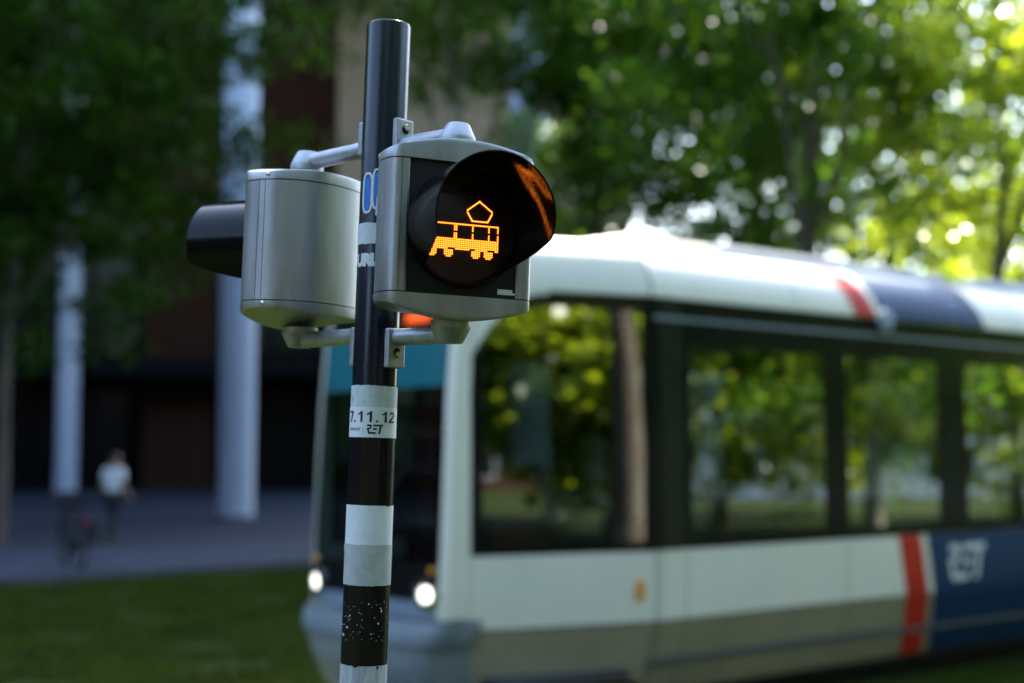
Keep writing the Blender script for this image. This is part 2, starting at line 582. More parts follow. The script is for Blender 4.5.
# far low houses seen in the gaps behind the tram
def far_house(x, y, w, d, h, lab, m, awn=False, roof=True):
    b = empty('far_house', (x, y, 0), label=lab, cat='house', group='houses far behind the tram')

    def pb(name, q, mm, parent=b):
        vv, ff = box(*q)
        return obj(name, vv, ff, mm, parent)
    pb('wall', (-w / 2, w / 2, 0, d, 0, h), m)
    nfl = max(2, int(h // 3.1))
    nb = max(3, int(w // 2.6))
    for i in range(nfl):
        for j in range(nb):
            xx = -w / 2 + (j + 0.5) * w / nb
            zz = 0.8 + i * (h - 0.6) / nfl
            fr = pb('window', (xx - 0.62, xx + 0.62, -0.06, 0.02, zz, zz + 1.75), M['column'])
            pb('pane', (xx - 0.54, xx + 0.54, -0.075, -0.06, zz + 0.08, zz + 1.67), M['fglass'], fr)
    if roof:
        v = [(-w / 2 - .3, -.3, h), (w / 2 + .3, -.3, h), (w / 2 + .3, d + .3, h), (-w / 2 - .3, d + .3, h), (-w / 2, d / 2, h + 2.0), (w / 2, d / 2, h + 2.0)]
        obj('roof', v, [(0, 1, 5, 4), (2, 3, 4, 5), (1, 2, 5), (3, 0, 4), (3, 2, 1, 0)], M['froof'], b)
    if awn:
        v = [(-w * .35, -0.05, 4.2), (w * .35, -0.05, 4.2), (w * .35, -1.6, 3.3), (-w * .35, -1.6, 3.3), (w * .35, -1.6, 3.0), (-w * .35, -1.6, 3.0)]
        obj('awning', v, [(0, 1, 2, 3), (3, 2, 4, 5)], M['awning'], b)
    return b


far_house(13.2, 95, 12, 9, 6.6, 'pale three bay house far behind the tram roof, left of the red awning', M['fwhite'])
far_house(25.5, 92, 11, 9, 7.4, 'pale house with red awning far behind the tram', M['fwhite'], awn=True)
far_house(39, 97, 14, 9, 7.0, 'pale house far behind the tram at the sunlit trees', M['fwhite'])

def sky_screen_block(loc, rz, w, d, h, m, lab):
    b = empty('sky_screen', (*loc, 0), (0, 0, rz), lab, 'building', 'added blocks that hide the low sky')
    v, f = box(-w / 2, w / 2, 0, d, 0, h)
    obj('wall', v, f, m, b)
    me_f = me_p = None
    nb, nfl = int(w // 4.5), int(h // 3.3)
    for i in range(nfl):
        for j in range(nb):
            x, z = -w / 2 + (j + .5) * w / nb, 0.9 + i * (h - .8) / nfl
            if me_f is None:
                fr = obj('window', *box(-1.1, 1.1, -0.07, 0.03, 0, 1.9), M['column'], b)
                pn = obj('pane', *box(-1.0, 1.0, -0.09, -0.075, 0.1, 1.8), M['fglass'], fr)
                me_f, me_p = fr.data, pn.data
            else:
                fr = bpy.data.objects.new('window', me_f)
                pn = bpy.data.objects.new('pane', me_p)
                COL.objects.link(fr)
                COL.objects.link(pn)
                fr.parent = b
                pn.parent = fr
            fr.location = (x, 0, z)
    v, f = box(-w / 2 - .2, w / 2 + .2, -.2, d + .2, h, h + .5)
    obj('roof_edge', v, f, M['froof'], b)
    return b


# unseen blocks, added to hide the low sky; front is the local -y side
sky_screen_block((-44, 24), R(90), 110, 12, 19, M['brick'], 'unseen dark brick block at the left, added to hide low sky from the windscreen')
sky_screen_block((58, 20), R(-90), 90, 12, 13, M['fwhite'], 'unseen pale block at the right, added to hide low sky from the tram side windows')
sky_screen_block((5, -34), R(180), 110, 12, 12, M['brick'], 'unseen dark brick block behind the photographer, added to hide low sky')

# ------------------------------------------------------------------ trees
def leaf_cloud(name, centers, radii, per, size, m, parent, seed, droop=0.15):
    rg = np.random.default_rng(seed)
    C = np.repeat(np.array(centers), per, 0)
    Rr = np.repeat(np.array(radii), per, 0)
    n = len(C)
    d = rg.normal(0, 1, (n, 3))
    d /= np.linalg.norm(d, axis=1)[:, None]
    d *= (rg.uniform(0, 1, n) ** 0.5)[:, None] * Rr[:, None]
    d[:, 2] *= 0.62
    P = C + d
    nn = rg.normal(0, 1, (n, 3))
    nn[:, 2] = np.abs(nn[:, 2]) + 0.35
    nn /= np.linalg.norm(nn, axis=1)[:, None]
    t = np.cross(nn, rg.normal(0, 1, (n, 3)))
    t /= np.linalg.norm(t, axis=1)[:, None] + 1e-9
    b = np.cross(nn, t)
    L = rg.uniform(0.7, 1.3, n)[:, None] * size
    W = L * 0.42
    V = np.zeros((n, 4, 3))
    V[:, 0] = P - t * L * 0.5
    V[:, 1] = P + b * W + nn * L * 0.10
    V[:, 2] = P + t * L * 0.5 - nn * L * droop
    V[:, 3] = P - b * W + nn * L * 0.10
    me = bpy.data.meshes.new(name)
    me.vertices.add(n * 4)
    me.vertices.foreach_set('co', V.reshape(-1))
    me.loops.add(n * 4)
    me.loops.foreach_set('vertex_index', np.arange(n * 4, dtype=np.int32))
    me.polygons.add(n)
    me.polygons.foreach_set('loop_start', np.arange(0, n * 4, 4, dtype=np.int32))
    me.polygons.foreach_set('loop_total', np.full(n, 4, dtype=np.int32))
    me.update(calc_edges=True)
    me.materials.append(m)
    o = bpy.data.objects.new(name, me)
    COL.objects.link(o)
    o.parent = parent
    return o


def tree(label, base, tr, cc, cr, ncl, per, leaf, m, bark, seed, group='street trees', cl_r=(0.5, 0.95), limbs=7, cut=None):
    rg = random.Random(seed)
    bx, by = base
    root = empty('tree', (bx, by, 0), label=label, cat='tree', group=group)
    c = Vector((cc[0] - bx, cc[1] - by, cc[2]))
    # trunk
    top = Vector((c.x * 0.8, c.y * 0.8, c.z + cr[2] * 0.55))
    pts, rad = [], []
    for i in range(9):
        t = i / 8
        bend = t * t
        pts.append(Vector((top.x * bend + rg.uniform(-.05, .05) * (t > 0) * 1.5, top.y * bend + rg.uniform(-.05, .05) * (t > 0) * 1.5, -0.1 + (top.z + 0.1) * t)))
        rad.append(tr * (1.25 if i == 0 else 1.0) * (1 - 0.82 * t))
    v, f = tube(pts, rad, 12)
    obj('trunk', v, f, bark, root, smooth=60)
    # clumps
    cs, rs = [], []
    tries = 0
    while len(cs) < ncl and tries < ncl * 20:
        tries += 1
        d = Vector((rg.gauss(0, 1), rg.gauss(0, 1), rg.gauss(0, 1))).normalized()
        q = rg.random() ** (1 / 2.3)
        p = Vector((d.x * cr[0] * q, d.y * cr[1] * q, d.z * cr[2] * q))
        w = math.sin(p.x * 1.3 + seed) * math.sin(p.y * 1.1 + seed * 2) * math.sin(p.z * 1.5 + seed * .7)
        if w < -0.28:
            continue
        p = p + c
        if cut and not cut(p + Vector((bx, by, 0))):
            continue
        cs.append(tuple(p))
        rs.append(rg.uniform(*cl_r))
    leaf_cloud('crown', cs, rs, per, leaf, m, root, seed)
    # limbs towards some clumps
    for k in range(limbs):
        tgt = Vector(cs[int(k * len(cs) / limbs)])
        i0 = 3 + k % 4
        a = pts[i0]
        mid = (a + tgt) * 0.5 + Vector((0, 0, 0.35))
        v, f = tube([a, a.lerp(mid, .5) + Vector((0, 0, .1)), mid, tgt], [rad[i0] * .62, rad[i0] * .45, rad[i0] * .3, 0.015], 8)
        obj('limb', v, f, bark, root, smooth=60)
    return root


def px_x(px, Y):
    return (px - 512) / FPX * Y


# left: dark crowns in front of the columns
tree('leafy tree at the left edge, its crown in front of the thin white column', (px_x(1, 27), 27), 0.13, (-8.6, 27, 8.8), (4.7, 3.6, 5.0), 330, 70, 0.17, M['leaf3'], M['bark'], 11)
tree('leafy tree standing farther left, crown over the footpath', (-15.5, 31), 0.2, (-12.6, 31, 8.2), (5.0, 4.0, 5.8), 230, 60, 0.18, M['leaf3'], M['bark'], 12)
# middle: thin trunk above the signal
tree('slim tree with pale trunk above the lit signal', (px_x(452, 24), 24), 0.19, (-0.9, 24, 10.9), (3.4, 3.0, 3.0), 170, 60, 0.16, M['leaf1'], M['barkp'], 13)
tree('tree behind the tram nose, in front of the white column', (px_x(588, 27), 27), 0.15, (2.0, 26, 8.6), (2.9, 3.0, 3.9), 240, 66, 0.16, M['leaf1'], M['bark'], 14)
# behind the tram
tree('tree with thin dark trunk behind the tram roof hump', (px_x(768, 24), 24), 0.14, (3.6, 24, 9.3), (3.7, 3.0, 4.2), 230, 62, 0.16, M['leaf1'], M['bark'], 15)
tree('tree with thicker dark trunk behind the red roof stripe', (px_x(815, 19.5), 19.5), 0.17, (4.4, 20, 8.0), (3.3, 2.8, 3.4), 200, 62, 0.15, M['leaf1'], M['bark'], 16)
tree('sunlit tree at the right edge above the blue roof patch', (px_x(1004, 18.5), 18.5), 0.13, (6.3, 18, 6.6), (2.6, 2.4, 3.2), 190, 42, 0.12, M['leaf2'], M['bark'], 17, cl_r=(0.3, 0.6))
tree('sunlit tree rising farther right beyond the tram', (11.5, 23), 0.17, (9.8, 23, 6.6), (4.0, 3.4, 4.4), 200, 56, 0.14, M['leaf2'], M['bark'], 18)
tree('tall tree far behind the sunlit crowns', (8.6, 36), 0.2, (8.8, 36, 9.2), (5.5, 4.0, 4.4), 240, 62, 0.19, M['leaf1'], M['bark'], 19)
tree('broad low tree far behind the blue roof patch', (15.0, 44), 0.2, (15.0, 44, 6.4), (5.5, 4.0, 5.2), 260, 56, 0.22, M['leaf2'], M['bark'], 20)
tree('round tree far behind the tram roof, near the pale houses', (10.2, 52), 0.2, (10.2, 52, 5.6), (3.4, 3.0, 4.4), 190, 56, 0.22, M['leaf1'], M['bark'], 27)
# trees along the near side of the track: they shade the signal and stand in the tram's window reflections
tree('tree beside the track whose crown shades the signal pole', (5.4, 6.0), 0.18, (2.2, 7.6, 9.8), (4.8, 4.0, 3.0), 330, 66, 0.15, M['leaf1'], M['bark'], 21, 'trees along the near side of the track')
tree('tree beside the track mirrored in the cab side window', (11.5, 8.6), 0.17, (11.5, 8.6, 6.2), (3.4, 3.2, 4.2), 220, 62, 0.16, M['leaf1'], M['barkp'], 22, 'trees along the near side of the track')
tree('tree beside the track mirrored in the first saloon window', (15.5, 12.0), 0.17, (15.5, 12.0, 6.4), (3.6, 3.4, 4.6), 220, 62, 0.17, M['leaf1'], M['barkp'], 23, 'trees along the near side of the track')
tree('tree beside the track mirrored in the second saloon window', (17.0, 5.5), 0.18, (17.0, 5.5, 6.4), (3.8, 3.6, 4.6), 220, 62, 0.17, M['leaf1'], M['barkp'], 24, 'trees along the near side of the track')
NG = 'trees along the near side of the track'
for k, (lab, x, y, h, r) in enumerate([
        ('behind the photographer, seen in the black signal panel', 3.2, -6.5, 7.4, 4.2),
        ('behind the photographer, seen in the hood', 9.8, -3.0, 7.4, 4.2),
        ('behind the photographer, straight across from the pole', -4.0, -7.5, 7.4, 4.2),
        ('beyond the mirrored trees, first in the far row', 25.0, 9.0, 7.2, 4.6),
        ('beyond the mirrored trees, second in the far row', 27.0, 16.0, 7.2, 4.6),
        ('beyond the mirrored trees, third in the far row', 25.0, 2.0, 7.2, 4.6),
        ('beyond the mirrored trees, fourth in the far row', 34.0, 24.0, 7.4, 5.0),
        ('beyond the mirrored trees, fifth in the far row', 36.0, 12.0, 7.4, 5.0),
        ('left of the lawn, unseen, added to darken the tram windscreen', -14.0, 14.5, 8.6, 5.2),  # this tree and the next are added to keep bright sky off the windscreen
        ('left of the lawn, unseen, second one added to darken the windscreen', -21.0, 17.0, 9.4, 5.6),
        ('low and bushy by the road, mirrored in the cab window', 11.8, 0.6, 4.6, 3.0),
        ('low and bushy by the road, second beside the cab reflection', 17.0, -3.5, 4.8, 3.4),
        ('low and bushy by the road, third beside the cab reflection', 13.5, -8.0, 4.8, 3.4),
        ('low and bushy by the road, farthest of its row', 21.0, -9.0, 4.8, 3.6)]):
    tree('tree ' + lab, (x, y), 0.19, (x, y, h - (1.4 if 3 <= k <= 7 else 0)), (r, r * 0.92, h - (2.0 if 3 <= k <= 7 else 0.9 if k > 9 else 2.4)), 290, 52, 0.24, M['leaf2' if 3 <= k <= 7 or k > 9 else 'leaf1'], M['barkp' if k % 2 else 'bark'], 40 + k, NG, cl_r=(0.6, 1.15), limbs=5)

# ------------------------------------------------------------------ the tram
tram = empty('tram', TP, (0, 0, math.pi / 2 - TA), 'white tram with red and blue stripes, headlights lit, behind the signal pole', 'tram')

ZI = [(0.20, 0.20), (0.25, 0.17), (0.45, 0.10), (0.66, 0.035), (0.71, 0.018), (0.95, 0.006), (1.19, 0.0), (1.9, 0.0), (2.62, 0.015), (2.92, 0.03),
      (2.98, 0.035), (3.08, 0.06), (3.18, 0.115), (3.26, 0.19), (3.315, 0.30), (3.345, 0.48), (3.37, 0.8), (3.38, 1.2)]


def inset(z):
    for (z0, i0), (z1, i1) in zip(ZI, ZI[1:]):
        if z <= z1:
            t = (z - z0) / (z1 - z0)
            return i0 + (i1 - i0) * max(0, t)
    return 1.2


def zs_between(a, b, extra=()):
    r = [a] + [z for z, _ in ZI if a + 1e-4 < z < b - 1e-4] + list(extra) + [b]
    return sorted(set(r))


def side_sheet(s0, s1, z0, z1, off=0.0, slope=0.0, far=False, ns=1):
    """sheet following the side profile; off > 0 stands proud; slope moves s as z falls"""
    P = []
    for z in zs_between(z0, z1):
        row = []
        for k in range(ns + 1):
            s = s0 + (s1 - s0) * k / ns + slope * (z1 - z)
            y = inset(z) - off
            row.append((s, 2.4 - y if far else y, z))
        P.append(row)
    return grid(P)


def thick(vf, dy):
    """gives a sheet thickness across the tram"""
    V, F = vf
    n = len(V)
    V2 = list(V) + [(p[0], p[1] + dy, p[2]) for p in V]
    F2 = [tuple(f) for f in F] + [tuple(i + n for i in reversed(f)) for f in F]
    cnt = {}
    for f in F:
        for a, b in zip(f, f[1:] + f[:1]):
            k = (min(a, b), max(a, b))
            cnt[k] = (a, b) if k not in cnt else None
    for k, e in cnt.items():
        if e:
            a, b = e
            F2.append((b, a, a + n, b + n))
    return V2, F2


SEND = 15.0
for far in (False, True):
    sg = -1 if far else 1
    # lower panels with seams between them
    seams = [0.012, 0.055, 0.315, 2.098, 4.35, 6.95]
    for a, b in zip(seams, seams[1:]):
        o = obj('side_panel', *thick(side_sheet(a + .007, b - .007, 0.715, 1.185, far=far), 0.03 * sg), M['twhite'], tram, smooth=40)
        fixn(o)
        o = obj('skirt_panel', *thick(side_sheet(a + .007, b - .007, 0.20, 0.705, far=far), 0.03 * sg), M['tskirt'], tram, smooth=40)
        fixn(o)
    o = obj('side_panel', *thick(side_sheet(7.65, SEND, 0.20, 1.185, far=far), 0.03 * sg), M['twhite'], tram, smooth=40)
    fixn(o)
    o = obj('bellows', *thick(side_sheet(6.96, 7.64, 0.30, 3.30, off=-0.06, far=far), 0.05 * sg), M['rubber'], tram, smooth=40)
    fixn(o)
    # cove above the windows
    rs = [0.012, 1.55, 4.6, 6.95]
    for a, b in zip(rs, rs[1:]):
        o = obj('roof_cove', *side_sheet(a + .005, b - .005, 2.925, 3.38, far=far, ns=2), M['twhite'], tram, smooth=40)
    obj('roof_cove', *side_sheet(7.65, SEND, 2.925, 3.38, far=far, ns=2), M['twhite'], tram, smooth=40)
    # window band: glass and black pillars
    pil = [(-0.06, 0.06, 'tblack'), (0.065, 0.29, 'tolive'), (0.295, 0.36, 'tblack'), (1.84, 2.11, 'tblack'), (3.33, 3.74, 'tblack'), (5.2, 5.45, 'tblack'), (6.7, 6.95, 'tblack'), (7.65, 7.9, 'tblack'),
           (9.6, 9.9, 'tblack'), (11.6, 11.9, 'tblack'), (14.7, SEND, 'tblack')]
    for a, b, mm in pil:
        o = obj('window_pillar', *thick(side_sheet(a, b, 1.19, 2.918, off=0.0, far=far), 0.06 * sg), M[mm], tram, smooth=40)
        fixn(o)
    panes = [(0.36, 1.84), (2.11, 3.33), (3.74, 5.2), (5.45, 6.7), (7.9, 9.6), (9.9, 11.6), (11.9, 14.7)]
    for a, b in panes:
        obj('window_pane', *side_sheet(a, b, 1.27, 2.60, off=-0.008, far=far), M['glass'], tram, smooth=40)
        o = obj('window_header', *thick(side_sheet(a, b, 2.60, 2.918, far=far), 0.05 * sg), M['tblack'], tram)
        fixn(o)
        o = obj('window_sill', *thick(side_sheet(a, b, 1.19, 1.27, far=far), 0.05 * sg), M['tblack'], tram)
        fixn(o)
    v, f = side_sheet(0.02, 6.94, 2.765, 2.79, off=0.012, far=far)  # grey strip stands for the light reflection line on the black band
    o = obj('reflection_strip', *thick((v, f), 0.02 * sg), M['tgrey'], tram)
    fixn(o)
    # livery
    o = obj('red_stripe', *side_sheet(2.735, 3.03, 0.203, 1.184, off=0.004, slope=0.24, far=far), M['tred'], tram, smooth=40)
    o = obj('blue_patch', *side_sheet(3.12, 6.65, 0.203, 1.184, off=0.004, slope=0.24, far=far), M['tblue'], tram, smooth=40)
    o = obj('red_roof_stripe', *side_sheet(2.07, 2.34, 2.93, 3.335, off=0.005, slope=0.5, far=far), M['tred'], tram, smooth=40)
    o = obj('blue_roof_patch', *side_sheet(2.46, 3.92, 2.93, 3.335, off=0.005, slope=0.42, far=far), M['tblue'], tram, smooth=40)
obj('roof_lamp', *xf(lathe([(0.03, 0), (0.09, 0.01), (0.09, 0.04), (0.05, 0.06)], 16), Matrix.Translation((2.62, 0.02, 2.905)) @ Matrix.Rotation(R(90), 4, 'X')), M['column'], tram, smooth=30)

# inner black structure, floor, ceiling, far end
obox('floor', (-1.15, SEND - .02, 0.16, 2.24, 0.33, 0.40), M['tfloor'], tram)
obox('ceiling', (0.02, SEND - .02, 0.10, 2.30, 2.63, 2.70), M['tint'], tram)
for y0, y1 in ((0.10, 0.15), (2.25, 2.30)):
    obox('inner_wall', (0.0, SEND - .02, y0, y1, 0.40, 1.18), M['tint'], tram)
obox('end_wall', (SEND - .015, SEND, 0.2, 2.2, 0.3, 3.3), M['tint'], tram)
obox('underframe', (-1.0, SEND - .1, 0.32, 2.08, 0.10, 0.325), M['tgrey2'], tram)
obox('cab_bulkhead', (0.05, 0.09, 0.16, 2.24, 0.41, 1.30), M['tint'], tram)
obox('cab_cabinet', (-0.16, 0.04, 0.35, 0.75, 1.95, 2.62), M['tblack'], tram)
obox('cab_cabinet', (-0.14, 0.04, 1.2, 2.1, 0.41, 1.75), M['tblack'], tram)
# driver's seat and desk
v, f = join(box(-0.62, -0.2, 0.95, 1.42, 0.85, 0.95), box(-0.28, -0.16, 0.97, 1.40, 0.96, 1.62))
obj('driver_seat', v, f, M['cabseat'], tram, bevel=0.03)
v, f = join(box(-1.32, -0.92, 0.62, 1.78, 0.9, 1.10), box(-1.2, -1.12, 0.85, 1.25, 1.11, 1.33))
obj('driver_desk', v, f, M['tblack'], tram, bevel=0.02)
# saloon seats and grab poles
for k in range(7):
    s = 0.75 + k * 0.92
    if s > 6.6:
        break
    for y in (0.22, 1.72):
        v, f = join(box(s, s + 0.42, y, y + 0.44, 0.80, 0.88), box(s + 0.36, s + 0.44, y, y + 0.44, 0.89, 1.42), box(s + .1, s + .3, y + .15, y + .3, 0.41, 0.79))
        obj('passenger_seat', v, f, M['seat'], tram, bevel=0.02)
    if k % 2 == 0:
        obj('grab_pole', *tube([(s + .45, 0.72, .41), (s + .45, .72, 2.62)], 0.018, 10), M['yellow'], tram, smooth=40)

# roof: crown, fairing hump, equipment
obox('roof_deck', (0.0, SEND, 0.9, 1.5, 3.30, 3.372), M['twhite'], tram)


def hump(s0, s1, y0, y1, z0, z1, e, name, m, nose=None):
    nose = nose or e * 1.6
    v = [(s0, y0, z0), (s1, y0, z0), (s1, y1, z0), (s0, y1, z0), (s0 + nose, y0 + e, z1), (s1 - e, y0 + e, z1), (s1 - e, y1 - e, z1), (s0 + nose, y1 - e, z1)]
    f = [(0, 3, 2, 1), (4, 5, 6, 7), (0, 1, 5, 4), (1, 2, 6, 5), (2, 3, 7, 6), (3, 0, 4, 7)]
    return obj(name, v, f, m, tram, bevel=0.03)


hump(-0.62, 1.12, 0.34, 2.06, 3.26, 3.415, 0.08, 'roof_fairing', M['twhite'], 0.8)
hump(1.3, 4.6, 0.62, 1.78, 3.30, 3.50, 0.1, 'roof_equipment', M['tgrey'])
hump(5.0, 6.8, 0.62, 1.78, 3.30, 3.52, 0.1, 'roof_equipment', M['tgrey'])
hump(8.2, 12.8, 0.62, 1.78, 3.30, 3.52, 0.1, 'roof_equipment', M['tgrey'])

# nose: sheets around the front
NA = 44


def setback(z):
    T = [(0.20, 0.10), (0.30, 0.02), (0.50, -0.05), (0.66, -0.06), (0.72, -0.04), (0.78, 0.0), (1.19, 0.0), (2.2, 0.0), (2.62, 0.02), (2.92, 0.07), (3.1, 0.20), (3.26, 0.42), (3.38, 0.80)]
    for (z0, b0), (z1, b1) in zip(T, T[1:]):
        if z <= z1:
            return b0 + (b1 - b0) * max(0, (z - z0) / (z1 - z0))
    return T[-1][1]


def nose_pt(a, z, off=0.0):
    """a in degrees, 0 = where the nose arc starts on the near side, 180 on the far side; a < 0 or > 180 runs back along the cab side"""
    i = inset(min(z, 3.375))
    sb = setback(z)
    sc = -1.34 + sb
    sc = min(sc, -0.02)

    def halfw(s):
        return 1.2 - i - 0.385 * max(0, min(1.15, -s / 1.34))
    Wc = halfw(sc)
    if a < 0 or a > 180:
        t = (-a if a < 0 else a - 180) / 90.0
        s = sc + (0.0 - sc) * min(1, t)
        W = halfw(s) + off
        return (s, 1.2 - W if a < 0 else 1.2 + W, z)
    ar = math.radians(a)
    n = 4.0
    cx = abs(math.cos(ar)) ** (2 / n) * (1 if math.cos(ar) >= 0 else -1)
    sx = abs(math.sin(ar)) ** (2 / n)
    W = Wc + off
    bul = 0.23 - 0.13 * max(0, min(1, (z - 0.8) / 2.1)) + off
    return (sc - bul * sx, 1.2 - W * cx, z)


def nose_sheet(a0, a1, z0, z1, off=0.0, na=None, extra=()):
    na = na or max(2, int(abs(a1 - a0) / 2))
    lv = [z for z in (0.20, 0.30, 0.45, 0.50, 0.66, 0.71, 0.72, 0.78, 0.86, 0.95, 1.0, 1.19, 1.4, 1.6, 1.9, 2.2, 2.4, 2.62, 2.75, 2.92, 2.98, 3.08, 3.18, 3.26, 3.315, 3.345, 3.37) if z0 + 1e-4 < z < z1 - 1e-4]
    P = []
    for z in [z0] + lv + [z1]:
        P.append([nose_pt(a0 + (a1 - a0) * k / na, z, off) for k in range(na + 1)])
    return grid(P)


A1, A2 = 31, 140           # windscreen edges
for a, b in ((-90, -3), (183, 270)):
    obj('cab_side_panel', *nose_sheet(a, b, 0.715, 1.185), M['twhite'], tram, smooth=40)
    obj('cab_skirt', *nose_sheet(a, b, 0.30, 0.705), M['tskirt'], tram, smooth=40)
    obj('cab_window', *nose_sheet(a + 5, b - 5, 1.25, 2.82, off=-0.006), M['glass'], tram, smooth=40)
    obj('cab_window_header', *nose_sheet(a, b, 2.82, 2.92), M['tblack'], tram, smooth=40)
    obj('cab_window_sill', *nose_sheet(a, b, 1.19, 1.25), M['tblack'], tram, smooth=40)
obj('cab_window_edge', *nose_sheet(-90, -85, 1.25, 2.82), M['tblack'], tram, smooth=40)
obj('cab_window_edge', *nose_sheet(265, 270, 1.25, 2.82), M['tblack'], tram, smooth=40)
obj('cab_window_edge', *nose_sheet(-8, -3, 1.25, 2.82), M['tblack'], tram, smooth=40)
obj('cab_window_edge', *nose_sheet(183, 188, 1.25, 2.82), M['tblack'], tram, smooth=40)
for a, b in ((-2.6, A1), (A2, 182.6)):
    obj('corner_pillar', *nose_sheet(a, b, 0.79, 2.92, off=0.004), M['twhite'], tram, smooth=40)
obj('front_mask', *nose_sheet(A1 + 1, A2 - 1, 0.79, 0.90), M['tnose'], tram, smooth=40)
for a, b in ((A1 + 1, 62), (118, A2 - 1)):
    obj('lamp_panel', *nose_sheet(a, b, 0.90, 1.00), M['tnose'], tram, smooth=40)
obj('lower_screen_mask', *nose_sheet(62, 118, 0.90, 1.00), M['tblack'], tram, smooth=40)
obj('windscreen_surround', *nose_sheet(A1 + 1, A2 - 1, 1.00, 1.12), M['tblack'], tram, smooth=40)
obj('windscreen', *nose_sheet(A1 + 1, A2 - 1, 1.12, 2.28, off=-0.004), M['wglass'], tram, smooth=40)
obj('windscreen_sunband', *nose_sheet(A1 + 1, A2 - 1, 2.28, 2.64, off=-0.003), M['teal'], tram, smooth=40)
obj('destination_box', *nose_sheet(A1 + 1, A2 - 1, 2.64, 2.92, off=-0.003), M['tblack'], tram, smooth=40)
obj('destination_display', *nose_sheet(64, 84, 2.715, 2.79, off=0.004), M['screen'], tram, smooth=40)
obj('bumper', *nose_sheet(-8, 188, 0.62, 0.785, off=0.035), M['tgrey'], tram, smooth=50)
obj('lower_apron', *nose_sheet(-8, 188, 0.20, 0.615, off=0.01), M['tapron'], tram, smooth=50)
obj('cab_roof', *nose_sheet(-90, 270, 2.925, 3.38, na=72), M['twhite'], tram, smooth=40)
P = [nose_pt(-90 + 360 * k / 72, 3.378) for k in range(73)]
v = [(p[0], p[1], 3.376) for p in P]
obj('cab_roof_top', v, [tuple(range(len(v)))], M['twhite'], tram)
# rounded upper front corner of the cab side windows
for sd_ in (0, 1):
    P = []
    for k in range(13):
        t = k / 12
        a = -3 - 34 * t
        zl = 2.90 - 0.42 * (1 - t) ** 2.4
        P.append([nose_pt(a if sd_ == 0 else 180 - a, zl + (2.922 - zl) * q / 3, 0.004) for q in range(4)])
    obj('cab_window_corner', *grid(P), M['twhite'], tram, smooth=40)
# headlights, indicators, wiper, mirrors
for k, a in enumerate((46, 124)):
    p = Vector(nose_pt(a, 0.95, 0.0))
    q1, q2 = Vector(nose_pt(a - 3, 0.93)), Vector(nose_pt(a + 3, 0.93))
    nrm = (q2 - q1).cross(Vector((0, 0, 1))).normalized()
    if nrm.x > 0:
        nrm = -nrm
    Q = nrm.to_track_quat('Z', 'Y').to_matrix().to_4x4()
    hl = obj('headlight', *xf(lathe([(0.095, -0.03), (0.095, 0.02), (0.055, 0.025), (0.050, 0.0)], 28), Matrix.Translation(p) @ Q), M['chrome'], tram, smooth=40)
    obj('bulb_lens', *xf(lathe([(0.047, 0.004), (0.045, 0.014), (0.03, 0.022), (0.01, 0.025)], 28), Matrix.Translation(p) @ Q), M['lamp'], hl, smooth=60)
    p2 = Vector(nose_pt(a + (-5 if k == 0 else 5), 1.10, 0.01))
    obj('indicator', *xf(lathe([(0.022, -0.02), (0.022, 0.012), (0.012, 0.02)], 20), Matrix.Translation(p2) @ Q), M['amber'], tram, smooth=40)
v, f = tube([nose_pt(95, 1.05, .02), nose_pt(92, 1.2, .03), nose_pt(75, 1.75, .02)], 0.012, 8)
obj('wiper', v, f, M['rubber'], tram, smooth=40)
obj('side_reflector', *xf(box(-0.04, 0.04, -0.012, 0.002, -0.06, 0.06), Matrix.Translation((-0.12, 0.036, 0.93))), M['amber'], tram, bevel=0.004)

# lettering on the blue patch


def ret_logo():
    """three slanted letters of separate bars, height 1"""
    polys = [
        [(0.10, 1.0), (0.62, 1.0), (0.72, 0.90), (0.72, 0.62), (0.60, 0.52), (0.42, 0.42), (0.30, 0.46), (0.20, 0.52), (0.12, 0.52), (0.10, 0.58), (0.46, 0.66), (0.50, 0.70), (0.50, 0.80), (0.10, 0.80)],
        [(0.18, 0.50), (0.42, 0.46), (0.62, 0.20), (1.45, 0.20), (1.45, 0.0), (0.48, 0.0)],
        [(0.95, 0.60), (1.50, 0.60), (1.50, 0.42), (0.95, 0.42)],
        [(0.92, 1.0), (2.25, 1.0), (2.25, 0.81), (0.92, 0.81)],
        [(1.80, 0.80), (2.06, 0.80), (2.06, 0.0), (1.80, 0.0)],
    ]
    V, F = [], []
    for p in polys:
        n = len(V)
        V += [(x + 0.22 * y, y, 0.0) for x, y in p]
        F.append(tuple(range(n, n + len(p))))
    return V, F


V, F = ret_logo()
hgt = 0.30
LV = []
for x, y, _ in V:
    z = 0.79 + y * hgt
    LV.append((3.36 + x * hgt * 0.80, inset(z) - 0.009, z))
obj('logo_lettering', LV, F, M['gwhite'], tram)

# ------------------------------------------------------------------ foreground: leaning signal pole
PB, PT = at(363, 683, 2.4), at(389, 25, 2.4)
ax = (PT - PB).normalized()
LEAN = math.atan2(ax.x, ax.z)
base = PB - ax * (PB.z / ax.z)
PM = Matrix.Translation(base) @ Matrix.Rotation(LEAN, 4, 'Y')
PMI = PM.inverted()
PR = 0.038
PH = (PMI @ PT).z
pole = empty('signal_pole', base, (0, LEAN, 0), 'leaning dark pole with white bands, stickers and graffiti', 'signal pole')


def pz(px, py):
    """height along the pole for a pixel on its near side"""
    return (PMI @ at(px, py, 2.4 - PR)).z


